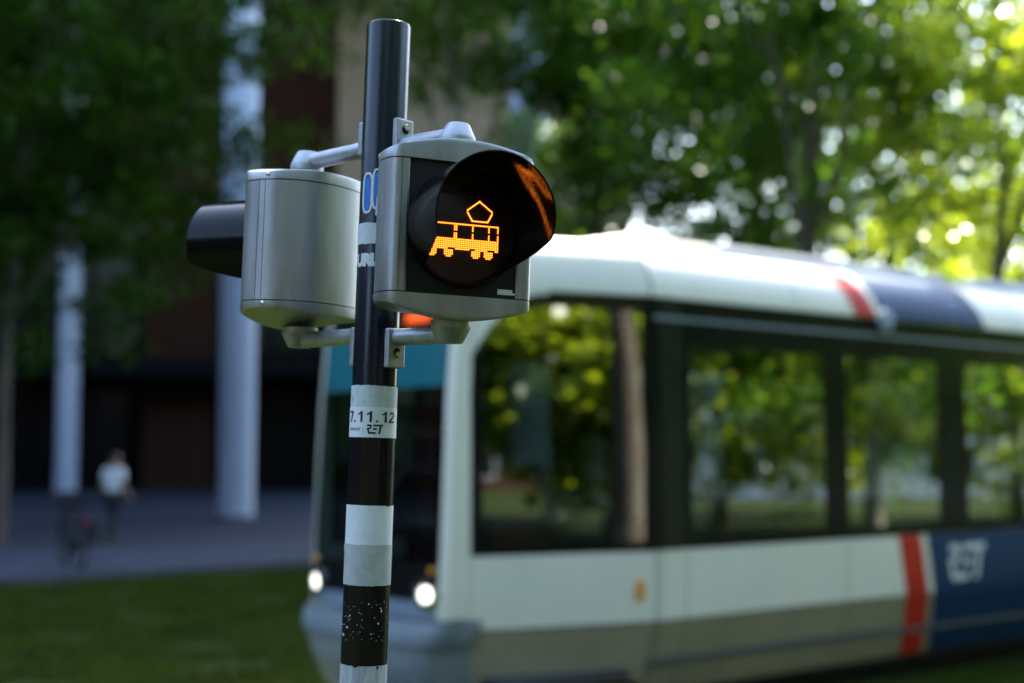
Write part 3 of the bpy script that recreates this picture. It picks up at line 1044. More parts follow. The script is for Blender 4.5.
prof = [(0.0005, PH - 0.002), (PR - 0.003, PH - 0.0015)]
v, f = lathe([(PR, -0.4), (PR, 0.5), (PR, 1.2), (PR, 1.8), (PR, PH - 0.004), (PR - 0.0012, PH - 0.001), (PR - 0.003, PH), (PR - 0.03, PH + 0.001)], 64)
obj('tube', v, f, M['pole'], pole, smooth=40)
v, f = lathe([(0.11, 0.0), (0.11, 0.02), (0.10, 0.03), (PR + 0.004, 0.035)], 40)
obj('foot_collar', v, f, M['wrap'], pole, smooth=40)


def ring_band(name, z0, z1, m, off, ragged=0.0, a0=-180, a1=180, seed=1, parent=pole):
    """band wrapped around the pole between heights; angle 0 faces the camera, + to the right"""
    rg = random.Random(seed)
    n = max(8, int((a1 - a0) / 3))
    low, high = [], []
    w0 = w1 = 0
    for k in range(n + 1):
        a = R(a0 + (a1 - a0) * k / n)
        r = PR + off
        w0 = 0.6 * w0 + rg.uniform(-1, 1) * ragged
        w1 = 0.6 * w1 + rg.uniform(-1, 1) * ragged
        low.append((r * math.sin(a), -r * math.cos(a), z0 + w0))
        high.append((r * math.sin(a), -r * math.cos(a), z1 + w1))
    return obj(name, *grid([low, high]), m, parent, smooth=60)


def on_pole(name, V, F, z0, a_mid, m, off, cuts=3, parent=pole):
    """flat mesh (x right, y up, metres) wrapped onto the pole"""
    V, F = subdivide2d(V, F, cuts)
    r = PR + off
    W = []
    for x, y, *_ in V:
        a = R(a_mid) + x / r
        W.append((r * math.sin(a), -r * math.cos(a), z0 + y))
    return obj(name, W, F, m, parent)


def centre(V):
    xs = [v[0] for v in V]
    c = (min(xs) + max(xs)) / 2
    return [(v[0] - c, v[1], 0) for v in V]


# bands, from the foot upward: black and white wraps
z_b0, z_b1 = pz(366, 586), pz(362, 683)
ring_band('black_band', pz(366, 666), pz(370, 437), M['wrap'], 0.0006)
ring_band('white_band', pz(366, 545.5), pz(367, 505.5), M['wband'], 0.0012, ragged=0.0002, seed=3)
ring_band('worn_white_band', pz(366, 586), pz(366, 545), M['gband'], 0.0016, ragged=0.0003, seed=4)
ring_band('scratched_white_band', pz(363, 720), pz(364, 666.5), M['scr'], 0.0012, ragged=0.0002, seed=5)
ring_band('black_band', pz(362, 860), pz(363, 720.5), M['wrap'], 0.0006)
ring_band('white_band', 0.55, 0.75, M['wband'], 0.0012, seed=6)
V, F = [(-.004, -.012, 0), (.0015, -.004, 0), (.002, .0, 0), (-.004, .001, 0)], [(0, 1, 2, 3)]
on_pole('lifted_corner', V, F, pz(366, 546), -70, M['wband'], 0.0024)
for a_, py, w_, h_ in ((-40, 588, .004, .0016), (22, 587, .0025, .0012), (55, 506, .003, .0013), (-15, 667, .005, .0015), (40, 668, .003, .002)):
    on_pole('chip', [(-w_, -h_, 0), (w_ * .6, -h_ * .7, 0), (w_, h_ * .6, 0), (-w_ * .4, h_, 0)], [(0, 1, 2, 3)], pz(366, py), a_, M['wrap'], 0.0021, cuts=1)
# date sticker and the torn one above it
ring_band('torn_sticker', pz(372, 407.5), pz(373, 385.5), M['sticker_old'], 0.0012, ragged=0.0007, a0=-84, a1=86, seed=8)
st = ring_band('date_sticker', pz(372, 437.5), pz(372, 407), M['sticker'], 0.0018, ragged=0.0001, a0=-88, a1=84, seed=9)
zt, zb = pz(372, 407), pz(372, 437.5)
def glyph(ch):
    """plain bold figures, height 1"""
    if ch == '1':
        return [(-.02, 0, 0), (.19, 0, 0), (.19, 1, 0), (.04, 1, 0), (-.02, .92, 0), (-.02, .74, 0), (-.28, .62, 0), (-.28, .76, 0)], [(0, 1, 2, 3, 4, 5), (4, 7, 6, 5)]
    if ch == '7':
        return [(-.30, .82, 0), (-.30, 1, 0), (.30, 1, 0), (.30, .84, 0), (.02, 0, 0), (-.20, 0, 0), (.08, .82, 0)], [(0, 1, 2, 3, 6), (3, 4, 5, 6)]
    if ch == '.':
        return [(-.10, 0, 0), (.10, 0, 0), (.10, .17, 0), (-.10, .17, 0)], [(0, 1, 2, 3)]
    P, Q = [], []
    for k in range(13):
        a = R(165 - 215 * k / 12)
        P.append((.33 * math.cos(a), .69 + .31 * math.sin(a), 0))
        Q.append((.16 * math.cos(a), .69 + .145 * math.sin(a), 0))
    V_ = P + Q
    F_ = [(k, k + 1, 14 + k, 13 + k) for k in range(12)]
    n_ = len(V_)
    V_ += [(-.34, .16, 0), (-.08, .16, 0), (-.34, 0, 0), (.34, 0, 0), (.34, .16, 0)]
    F_ += [(12, 25, n_, n_ + 1), (n_ + 2, n_ + 3, n_ + 4, n_)]
    return V_, F_


for ch, xx in zip('7.11.12', (-.0410, -.0312, -.0185, -.0022, .0100, .0238, .0385)):
    V, F = glyph(ch)
    on_pole('date_lettering', [(xx + x * 0.0188, y * 0.0182, 0) for x, y, _ in V], F, zb + (zt - zb) * 0.50, 0, M['ink'], 0.0023, cuts=1, parent=st)
V, F = ret_logo()
V = [(x * 0.0155 * 0.82, y * 0.0155, 0) for x, y, _ in V]
on_pole('logo_lettering', centre(V), F, zb + (zt - zb) * 0.12, 10, M['ink'], 0.0023, parent=st)
V, F = text_mesh('SMHAAT', 0.0068, offset=0.0001)
on_pole('small_lettering', centre(V), F, zb + (zt - zb) * 0.22, -44, M['inkgrey'], 0.0023, parent=st)
V, F = [(0, 0, 0), (.0005, 0, 0), (.0005, .011, 0), (0, .011, 0)], [(0, 1, 2, 3)]
on_pole('divider_line', V, F, zb + (zt - zb) * 0.17, -19, M['inkgrey'], 0.0023, parent=st)
for (dx, dy, w, h_) in ((-58, .012, .0018, .004), (-18, .008, .0022, .0022)):
    V, F = [(-w, 0, 0), (w, 0.001, 0), (w * .6, h_, 0), (-w * .8, h_ * .8, 0)], [(0, 1, 2, 3)]
    on_pole('ink_mark', V, F, pz(372, 407.5) + dy, dx, M['inkgrey'], 0.0017)
# paint flecks on the black band
rg = random.Random(31)
V, F = [], []
for k in range(85):
    big = rg.random() < 0.16
    a = R(rg.uniform(-75, 80))
    z = rg.uniform(pz(366, 643), pz(366, 601))
    w = rg.uniform(.0003, .0007) * (2.6 if big else 1)
    h_ = w * rg.uniform(1.0, 2.6)
    r = PR + 0.0011
    da = w / r
    n = len(V)
    sk = rg.uniform(-.5, .5) * da
    for aa, zz in ((a - da, z), (a + da * .4, z - h_ * .6), (a + da + sk, z + h_ * .3), (a + sk, z + h_)):
        V.append((r * math.sin(aa), -r * math.cos(aa), zz))
    F.append((n, n + 1, n + 2, n + 3))
tag(obj('paint_flecks', V, F, M['gwhite'], pole), kind='stuff')
for (a_, py) in ((-62, 478), (-55, 484), (-66, 498), (-60, 500), (30, 520)):
    pass
# graffiti between the signal heads
zg0, zg1 = pz(373, 214), pz(374, 169)
gh = zg1 - zg0


def ell_ring(cx, cy, rx, ry, t, n=36):
    V, F = [], []
    for k in range(n):
        a = 2 * math.pi * k / n
        q = 3.2
        c_, s_ = math.cos(a), math.sin(a)
        c_ = math.copysign(abs(c_) ** (2 / q), c_)
        s_ = math.copysign(abs(s_) ** (2 / q), s_)
        V.append((cx + rx * c_, cy + ry * s_, 0))
        V.append((cx + (rx - t) * c_, cy + (ry - t) * s_, 0))
    for k in range(n):
        k2 = (k + 1) % n
        F.append((2 * k, 2 * k2, 2 * k2 + 1, 2 * k + 1))
    return V, F


def ell(cx, cy, rx, ry, n=28):
    V = [(cx + rx * math.cos(2 * math.pi * k / n), cy + ry * math.sin(2 * math.pi * k / n), 0) for k in range(n)]
    return V, [tuple(range(n))]


gr_a = -16
on_pole('graffiti_fill', *join(ell(-0.0125, gh * .47, .0075, gh * .40), ell(0.0065, gh * .53, .009, gh * .42)), zg0, gr_a, M['gblue'], 0.0011, cuts=2)
on_pole('graffiti_outline', *join(ell_ring(-0.0125, gh * .48, .0115, gh * .46, .0042), ell_ring(0.0065, gh * .56, .0105, gh * .46, .0036), ([(.004, -.002, 0), (.012, -.004, 0), (.012, gh * .4, 0), (.006, gh * .4, 0)], [(0, 1, 2, 3)])), zg0, gr_a, M['gwhite'], 0.0016, cuts=2)
ring_band('torn_sticker', pz(372, 243.5), pz(373, 222.5), M['sticker_old'], 0.0012, ragged=0.0008, a0=-75, a1=70, seed=18)
V, F = text_mesh('URU', 0.027, offset=0.0022, space=0.9)
on_pole('graffiti_lettering', centre(V), F, pz(372, 265), -28, M['gwhite'], 0.0014, cuts=3)

# ------------------------------------------------------------------ signal heads
HW, LIPX, PANX = 0.128, 0.1055, 0.0955
HH = 0.106                         # half height between the cap seams


def outline_half():
    """right half of the plan, from the front lip round to the back; (x, b) with b the depth behind the front"""
    P = [(LIPX, 0.0), (0.1155, 0.004), (0.1220, 0.014), (0.1260, 0.027), (0.1278, 0.046)]
    for k in range(1, 15):
        a = R(90 * k / 14)
        P.append((0.1278 * math.cos(a) ** 0.9 if k < 14 else 0.0, 0.046 + 0.096 * math.sin(a)))
    return P


OH = outline_half()
OUT = [(x, b) for x, b in OH] + [(-x, b) for x, b in reversed(OH[:-1])]      # closed plan, front edge open between first and last
OUTC = OUT + [(-LIPX + 2 * LIPX * k / 16, 0.0) for k in range(1, 16)]
BPIV = 0.047


def strip(poly, z0, z1, t=0.004):
    """wall along a plan polyline, thickness inward (towards the plan's centre)"""
    n = len(poly)
    inn = []
    for x, b in poly:
        cx, cb = 0.0, 0.05
        d = math.hypot(x - cx, b - cb) or 1
        inn.append((x - (x - cx) / d * t, b - (b - cb) / d * t))
    V = [(x, b, z0) for x, b in poly] + [(x, b, z1) for x, b in poly] + [(x, b, z0) for x, b in inn] + [(x, b, z1) for x, b in inn]
    F = []
    for i in range(n - 1):
        F += [(i, i + 1, n + i + 1, n + i), (2 * n + i + 1, 2 * n + i, 3 * n + i, 3 * n + i + 1),
              (n + i, n + i + 1, 3 * n + i + 1, 3 * n + i), (i + 1, i, 2 * n + i, 2 * n + i + 1)]
    F += [(0, n, 3 * n, 2 * n), (n - 1, 2 * n - 1 + 2 * n - n + n - n, 0, 0)] if False else [(0, n, 3 * n, 2 * n), (2 * n - 1, n - 1, 3 * n - 1, 4 * n - 1)]
    return V, F


def cap(sign):
    """arched end cap; sign +1 top, -1 bottom"""
    N = len(OUTC)
    V, F = [], []

    def arch(x, b):
        return 0.0145 + 0.0245 * max(0, 1 - (x / 0.128) ** 2) ** 0.9 * (1 - 0.62 * max(0, (b - 0.02) / 0.125) ** 2) - 0.004 * max(0, (b - .02) / .125)
    rings = [(0.0, 1.0), (0.80, 1.0), (0.93, 0.992), (0.985, 0.975), (1.0, 0.94), (1.0, 0.6), (1.0, 0.3)]
    for h, sc in rings:
        for x, b in OUTC:
            X, B = x * sc, 0.055 + (b - 0.055) * sc
            V.append((X, B, sign * (HH + 0.0008 + arch(x * (0.3 + .7 * sc) if sc < .9 else x, b) * h)))
    for i in range(len(rings) - 1):
        for k in range(N):
            k2 = (k + 1) % N
            F.append((i * N + k, i * N + k2, (i + 1) * N + k2, (i + 1) * N + k))
    F.append(tuple((len(rings) - 1) * N + k for k in range(N)))
    F.append(tuple(range(N)))
    return V, F


def led_points():
    """lit dots of the tram symbol, x right, z up, metres from the lens centre"""
    S = 5757.0
    pitch = 0.00305

    def seg(px, py, ax_, ay, bx_, by):
        dx, dy = bx_ - ax_, by - ay
        t = max(0, min(1, ((px - ax_) * dx + (py - ay) * dy) / (dx * dx + dy * dy)))
        return math.hypot(px - ax_ - dx * t, py - ay - dy * t)
    pts = []
    n = 32
    for i in range(-n, n):
        for j in range(-n, n):
            X, Z = (i + .5) * pitch, (j + .5) * pitch
            x = 373 + (X + 0.009) * 4950
            y = 310 - (Z + 0.003) * S
            on = False
            if 112 < x < 706 and 258 < y < 275:
                on = True
            for pxx, hw in ((180, 15), (340, 13), (485, 13), (622, 13), (698, 9)):
                if abs(x - pxx) < hw and 258 < y < 415 and not 330 < y < 346:
                    on = True
            if y > 404:
                xl = 98 - (y - 410) * 0.56
                if xl < x < 708:
                    if y < 482:
                        on = True
                    elif y < 505 and (335 < x < 468 or x > 668 or x < 96):
                        on = True
            for wx in (152, 286, 513, 618):
                if abs(x - wx) < (38 if y < 555 else 22) and 495 < y < 578:
                    on = True
            if (152 < x < 286 or 513 < x < 618) and 492 < y < 508:
                on = True
            if on:
                pts.append((X, Z))
    for (ax_, ay), (bx_, by) in (((535, 42), (437, 130)), ((535, 42), (642, 130)), ((437, 150), (475, 222)), ((642, 150), (610, 222)), ((478, 228), (608, 228))):
        m_ = max(2, round(math.hypot(bx_ - ax_, by - ay) / 13.5))
        for q in range(m_ + 1):
            t = q / m_
            pts.append(((ax_ + (bx_ - ax_) * t - 373) / 4950 - 0.009, (310 - ay - (by - ay) * t) / S - 0.003))
    return pts, pitch


def signal(pivot, yaw, label, lit):
    """pivot: pole-frame point on the head's turning axis at mid height"""
    loc = PM @ pivot
    root = empty('tram_signal', loc, (0, LEAN, 0), label, 'signal', 'signal heads on the pole')
    H = Matrix.Rotation(yaw, 4, 'Z') @ Matrix.Translation((0, -BPIV, 0))

    def part(name, vf, m, parent=root, smooth=None, bevel=0.0):
        v, f = xf(vf, H)
        o = obj(name, v, f, m, parent, smooth=smooth, bevel=bevel)
        fixn(o)
        if smooth is not None:
            o.data.shade_smooth()
            o.data.set_sharp_from_angle(angle=R(smooth))
        return o

    g_ = 0.0011
    # core that shows as the dark seams
    N = len(OUT)
    core = [(x * 0.965, 0.055 + (b - 0.055) * 0.94) for x, b in OUT]
    V = [(x, b, -HH - .004) for x, b in core] + [(x, b, HH + .004) for x, b in core]
    F = [(k, (k + 1) % N, N + (k + 1) % N, N + k) for k in range(N)] + [tuple(range(N)), tuple(range(N, 2 * N))]
    part('inner_case', (V, F), M['void'])
    for sgn in (1, -1):
        part('door_frame', strip([(sgn * (LIPX - g_), 0), (sgn * PANX, 0)], -HH + g_, HH - g_), M['alu'])
        side = [(sgn * x, b) for x, b in OH[:5]]
        side[0] = (sgn * (LIPX + g_), 0.0002)
        side[-1] = (side[-1][0], side[-1][1] - 0.001)
        part('side_panel', strip(side, -HH + g_, HH - g_), M['alu'], smooth=50)
        side = [(sgn * 0.1279, 0.0465), (sgn * 0.1277, 0.052), (sgn * 0.1270, 0.0575)]
        part('hinge_strip', strip(side, -HH + g_, HH - g_), M['alu'], smooth=50)
    back = [(x, b) for x, b in OUT if b > 0.0575]
    back = [(0.1269, 0.0588)] + back + [(-0.1269, 0.0588)]
    part('rear_shell', strip(back, -HH + g_, HH - g_), M['alu'], smooth=40)
    part('top_cap', cap(1), M['alu'], smooth=38)
    part('bottom_cap', cap(-1), M['alu'], smooth=38)
    for sgn in (1, -1):
        part('cap_screw', xf(lathe([(.0045, 0), (.0045, .002), (.003, .0028)], 14), Matrix.Translation((sgn * 0.1245, 0.062, HH + 0.009)) @ Matrix.Rotation(R(90) * sgn, 4, 'Y')), M['steel'], smooth=40)
        part('cap_screw', xf(lathe([(.0045, 0), (.0045, .002), (.003, .0028)], 14), Matrix.Translation((sgn * 0.1245, 0.062, -HH - 0.006)) @ Matrix.Rotation(R(90) * sgn, 4, 'Y')), M['steel'], smooth=40)
    part('front_panel', box(-PANX + .0004, PANX - .0004, 0.0035, 0.0075, -HH + .0012, HH - .0012), M['panel'])
    # lens ring, lens, hood: axis along -b
    TOF = Matrix.Translation((0, 0, 0.002)) @ Matrix.Rotation(R(90), 4, 'X')       # lathe z -> -y
    RB = 0.0950
    ring = [(RB, -0.0032), (RB, 0.006), (RB - .002, 0.0085), (RB - 0.006, 0.0085), (RB - .0075, 0.004), (RB - .0078, -0.0032)]
    part('lens_ring', xf(lathe(ring, 72), TOF), M['hood'], smooth=35)
    ln = part('lens', xf(lathe([(RB - .0082, -0.003), (RB - .0082, 0.0015), (0.06, 0.0022), (0.02, 0.0026), (0.001, 0.0026)], 72), TOF), M['lens'], smooth=60)
    # hood with its underside cut away
    L = 0.148
    A, B = [], []
    nphi = 72
    PHI = 135
    VO = []
    rows = 9
    for k in range(nphi + 1):
        ph = -PHI + 2 * PHI * k / nphi
        ap = abs(ph)
        ln_ = L if ap < 108 else L * max(0.03, 1 - ((ap - 108) / (PHI - 108)) ** 1.25)
        ln_ *= 1 - 0.06 * (ap / 108) ** 2 if ap < 108 else 0.94
        for r in range(rows + 1):
            t = r / rows
            y = 0.006 + ln_ * t
            rad = RB - 0.0006 + 0.002 * (y / L)
            VO.append((math.sin(R(ph)), math.cos(R(ph)), y, rad))
    V, F = [], []
    n1 = len(VO)
    for s_, c_, y, rad in VO:
        V.append((rad * s_, -y, rad * c_ + 0.002))
    for s_, c_, y, rad in VO:
        V.append(((rad - .0026) * s_, -y, (rad - .0026) * c_ + 0.002))
    rw = rows + 1
    for k in range(nphi):
        for r in range(rows):
            a = k * rw + r
            F.append((a, a + 1, a + rw + 1, a + rw))
            F.append((n1 + a, n1 + a + rw, n1 + a + rw + 1, n1 + a + 1))
        a = k * rw + rows
        F.append((a, n1 + a, n1 + a + rw, a + rw))
        a = k * rw
        F.append((a, a + rw, n1 + a + rw, n1 + a))
    for r in range(rows):
        F.append((r, n1 + r, n1 + r + 1, r + 1))
        a = nphi * rw + r
        F.append((a, a + 1, n1 + a + 1, n1 + a))
    hd = part('hood', (V, F), M['hood'], smooth=45)
    V2 = [((rad - .0030) * s_, -y * 0.992, (rad - .0030) * c_ + 0.002) for s_, c_, y, rad in VO]
    F2 = [(k * rw + r, k * rw + rw + r, k * rw + rw + r + 1, k * rw + r + 1) for k in range(nphi) for r in range(rows)]
    part('hood_lining', (V2, F2), M['lining'], hd, smooth=45)
    if lit:
        pts, pitch = led_points()
        V, F = [], []
        for X, Z in pts:
            n = len(V)
            V.append((X, -0.0062, Z + 0.002))
            for q in range(8):
                a = math.pi * q / 4
                V.append((X + math.cos(a) * pitch * .43, -0.0050, Z + 0.002 + math.sin(a) * pitch * .43))
            for q in range(8):
                F.append((n, n + 1 + q, n + 1 + (q + 1) % 8))
        o = part('tram_symbol', (V, F), M['led'], ln)
        tag(o, 'lit orange tram symbol made of small lamps', kind='stuff')
        # small two-line sticker on the panel
        lab = part('maker_sticker', box(0.062, 0.0875, 0.0029, 0.0034, -0.1000, -0.0915), M['sticker'])
        part('sticker_tail', box(0.0882, 0.0915, 0.0029, 0.0034, -0.0998, -0.0962), M['sticker'], lab)
        rg = random.Random(7)
        for row in (0, 1):
            x = 0.0632
            while x < 0.086:
                w = rg.uniform(.0004, .0009)
                part('print_mark', box(x, x + w, 0.0026, 0.00288, -0.0948 - row * .0042 + rg.uniform(0, .0012), -0.0930 - row * .0042), M['inkgrey'], lab)
                x += w + rg.uniform(.0012, .0022)
    # brackets to the pole
    to_pole = Vector((-pivot.x, -pivot.y, 0))
    dist = to_pole.length
    tdir = to_pole.normalized()
    nside = Vector((-tdir.y, tdir.x, 0))
    for sgn in (1, -1):
        zc = sgn * (HH + 0.0375)
        za = sgn * (HH + (0.054 if sgn > 0 else 0.060))
        cone = [(0.030, 0.0), (0.0305, 0.010), (0.029, 0.014), (0.020, 0.0335), (0.0175, 0.036), (0.001, 0.0365)]
        if sgn < 0:
            cone = [(r, -z) for r, z in cone]
            cone = [(r * 1.08, z) for r, z in cone]
        v, f = lathe(cone, 40, (0, 0, zc))
        o = obj('pivot_cap', v, f, M['alu_d'], root, smooth=35)
        fixn(o)
        o.data.shade_smooth()
        o.data.set_sharp_from_angle(angle=R(35))
        end = tdir * (dist - PR - 0.010)
        rt = 0.0145
        path = [Vector((0, 0, za)) + tdir * 0.004, Vector((0, 0, za)) + end * 0.5, Vector((0, 0, za)) + end * 0.9, Vector((0, 0, za)) + end]
        v, f = tube(path, rt, 20)
        o = obj('bracket_arm', v, f, M['alu_d'], root, smooth=40)
        # plate against the pole, reaching up (top) or down (bottom)
        zp0, zp1 = sorted((za - sgn * rt, za + sgn * (0.044 if sgn > 0 else 0.052)))
        pc = Vector((0, 0, 0)) + tdir * (dist - PR - 0.0065)
        Mx = Matrix(((tdir.x, nside.x, 0, pc.x), (tdir.y, nside.y, 0, pc.y), (0, 0, 1, 0), (0, 0, 0, 1)))
        v, f = box(-0.0065, 0.0055, -0.0195, 0.0195, zp0, zp1)
        v, f = xf((v, f), Mx)
        pl = obj('mounting_plate', v, f, M['alu_d'], root, bevel=0.003)
        zbolt = za + sgn * 0.029
        Mb = Mx @ Matrix.Translation((-0.0065, 0.0, zbolt)) @ Matrix.Rotation(R(-90), 4, 'Y')
        obj('washer_slot', *xf(lathe([(0.0075, -0.001), (0.0075, 0.0008), (0.0065, 0.001)], 20), Matrix.Translation((0, 0, -sgn * .004)) @ Mb), M['void'], pl)
        obj('bolt', *xf(lathe([(0.0062, 0.0), (0.0062, 0.0048), (0.0052, 0.0058)], 6), Mb), M['steel'], pl)
    return root


pf = PMI @ at(454, 233, 2.285)
pl_ = PMI @ at(303.5, 249.5, 2.57)
signal(pf, R(21.5), 'signal head with lit orange tram symbol and black hood, facing the camera', True)
signal(pl_, R(240), 'silver signal head turned away, its black hood pointing left', False)

# ------------------------------------------------------------------ pedestrian
def skin_obj(name, pts, edges, radii, m, parent, root_i=0, sub=2):
    me = bpy.data.meshes.new(name)
    me.from_pydata([tuple(p) for p in pts], edges, [])
    o = bpy.data.objects.new(name, me)
    COL.objects.link(o)
    o.parent = parent
    o.modifiers.new('skin', 'SKIN')
    sv = me.skin_vertices[0].data
    for i, r in enumerate(radii):
        rr = r if hasattr(r, '__len__') else (r, r)
        sv[i].radius = rr
        sv[i].use_root = (i == root_i)
    s = o.modifiers.new('sub', 'SUBSURF')
    s.levels = sub
    s.render_levels = sub
    me.materials.append(m)
    for p in me.polygons:
        p.use_smooth = True
    o.modifiers['skin'].use_smooth_shade = True
    return o


def person():
    w = at(112, 545, 27.2)
    root = empty('person', (w.x, 27.2, 0.10), (0, 0, R(-30)), 'person in white t-shirt and dark trousers walking on the footpath beside the bicycle', 'person')
    # faces +y locally; x right
    J = dict(pel=(0, 0, 0.95), wst=(0, .01, 1.10), chs=(0, .02, 1.32), nck=(0, .03, 1.47), hd0=(0, .05, 1.56), hd1=(0, .06, 1.66), hd2=(0, .05, 1.735),
             hpl=(-.10, 0, .90), knl=(-.10, .16, .52), anl=(-.10, .10, .09), tol=(-.11, .25, .045),
             hpr=(.10, 0, .90), knr=(.10, -.02, .50), anr=(.10, -.26, .13), tor=(.11, -.14, .04),
             shl=(-.19, .02, 1.40), ell=(-.25, -.06, 1.13), wrl=(-.25, .06, .91), hal=(-.25, .09, .84),
             shr=(.19, .02, 1.40), elr=(.26, .0, 1.12), wrr=(.24, .17, .95), har=(.24, .21, .89))
    K = list(J)
    ix = {k: i for i, k in enumerate(K)}
    E = [('pel', 'wst'), ('wst', 'chs'), ('chs', 'nck'), ('nck', 'hd0'), ('hd0', 'hd1'), ('hd1', 'hd2'), ('pel', 'hpl'), ('hpl', 'knl'), ('knl', 'anl'), ('anl', 'tol'),
         ('pel', 'hpr'), ('hpr', 'knr'), ('knr', 'anr'), ('anr', 'tor'), ('chs', 'shl'), ('shl', 'ell'), ('ell', 'wrl'), ('wrl', 'hal'), ('chs', 'shr'), ('shr', 'elr'), ('elr', 'wrr'), ('wrr', 'har')]
    Rr = dict(pel=.125, wst=.12, chs=.135, nck=.055, hd0=.07, hd1=.092, hd2=.06, hpl=.09, knl=.058, anl=.04, tol=.035, hpr=.09, knr=.058, anr=.04, tor=.035,
              shl=.06, ell=.042, wrl=.03, hal=.035, shr=.06, elr=.042, wrr=.03, har=.035)
    pts = [Vector(J[k]) for k in K]
    edges = [(ix[a], ix[b]) for a, b in E]
    rad = [Rr[k] for k in K]
    # fingers
    for side, hk in ((-1, 'hal'), (1, 'har')):
        h = Vector(J[hk])
        wv = Vector(J['wrl' if side < 0 else 'wrr'])
        d = (h - wv).normalized()
        for q, ln in enumerate((.055, .065, .06, .045)):
            bp = h + d * .02 + Vector((0, (q - 1.5) * .018, 0))
            i0 = len(pts)
            pts += [bp, bp + d * ln * .6, bp + d * ln + Vector((-side * .012, 0, 0))]
            rad += [.009, .008, .007]
            edges += [(ix[hk], i0), (i0, i0 + 1), (i0 + 1, i0 + 2)]
        bp = h + Vector((0, .03, .0))
        i0 = len(pts)
        pts += [bp, bp + d * .035 + Vector((0, .012, 0))]
        rad += [.01, .008]
        edges += [(ix[hk], i0), (i0, i0 + 1)]
    skin_obj('body', pts, edges, rad, M['skin'], root, ix['pel'], 1)

    def sub(name, keys, es, rr, m):
        ii = {k: i for i, k in enumerate(keys)}
        skin_obj(name, [J[k] if isinstance(k, str) else k for k in keys], [(ii[a], ii[b]) for a, b in es], rr, m, root, 0, 2)
    shk = ['chs', 'wst', 'pel', 'shl', 'shr']
    l_mid = tuple((Vector(J['shl']) * .35 + Vector(J['ell']) * .65))
    r_mid = tuple((Vector(J['shr']) * .35 + Vector(J['elr']) * .65))
    sub('shirt', shk + [l_mid, r_mid, (0, .03, 1.45)], [('chs', 'wst'), ('wst', 'pel'), ('chs', 'shl'), ('chs', 'shr'), ('shl', l_mid), ('shr', r_mid), ('chs', (0, .03, 1.45))],
        [(.17, .165), (.16, .145), (.17, .15), .082, .082, .078, .078, .08], M['shirt'])
    sub('trousers', ['pel', 'hpl', 'knl', 'anl', 'hpr', 'knr', 'anr'], [('pel', 'hpl'), ('hpl', 'knl'), ('knl', 'anl'), ('pel', 'hpr'), ('hpr', 'knr'), ('knr', 'anr')],
        [.145, .115, .085, .07, .115, .085, .07], M['trouser'])
    for a, t in (('anl', 'tol'), ('anr', 'tor')):
        A_, T_ = Vector(J[a]), Vector(J[t])
        skin_obj('shoe', [A_ + Vector((0, -.05, -.03)), A_ + Vector((0, .04, -.02)), T_ + Vector((0, .02, 0))], [(0, 1), (1, 2)], [.05, .055, .042], M['shoe'], root, 0, 2)
    skin_obj('hair', [(0, -.01, 1.60), (0, .015, 1.68), (0, .03, 1.735)], [(0, 1), (1, 2)], [.072, .098, .075], M['hair'], root, 0, 2)
    for sx in (-1, 1):
        skin_obj('ear', [(sx * .088, .05, 1.615), (sx * .098, .045, 1.65)], [(0, 1)], [.016, .02], M['skin'], root, 0, 1)
    skin_obj('nose', [(0, .135, 1.66), (0, .165, 1.615)], [(0, 1)], [.012, .018], M['skin'], root, 0, 1)


person()


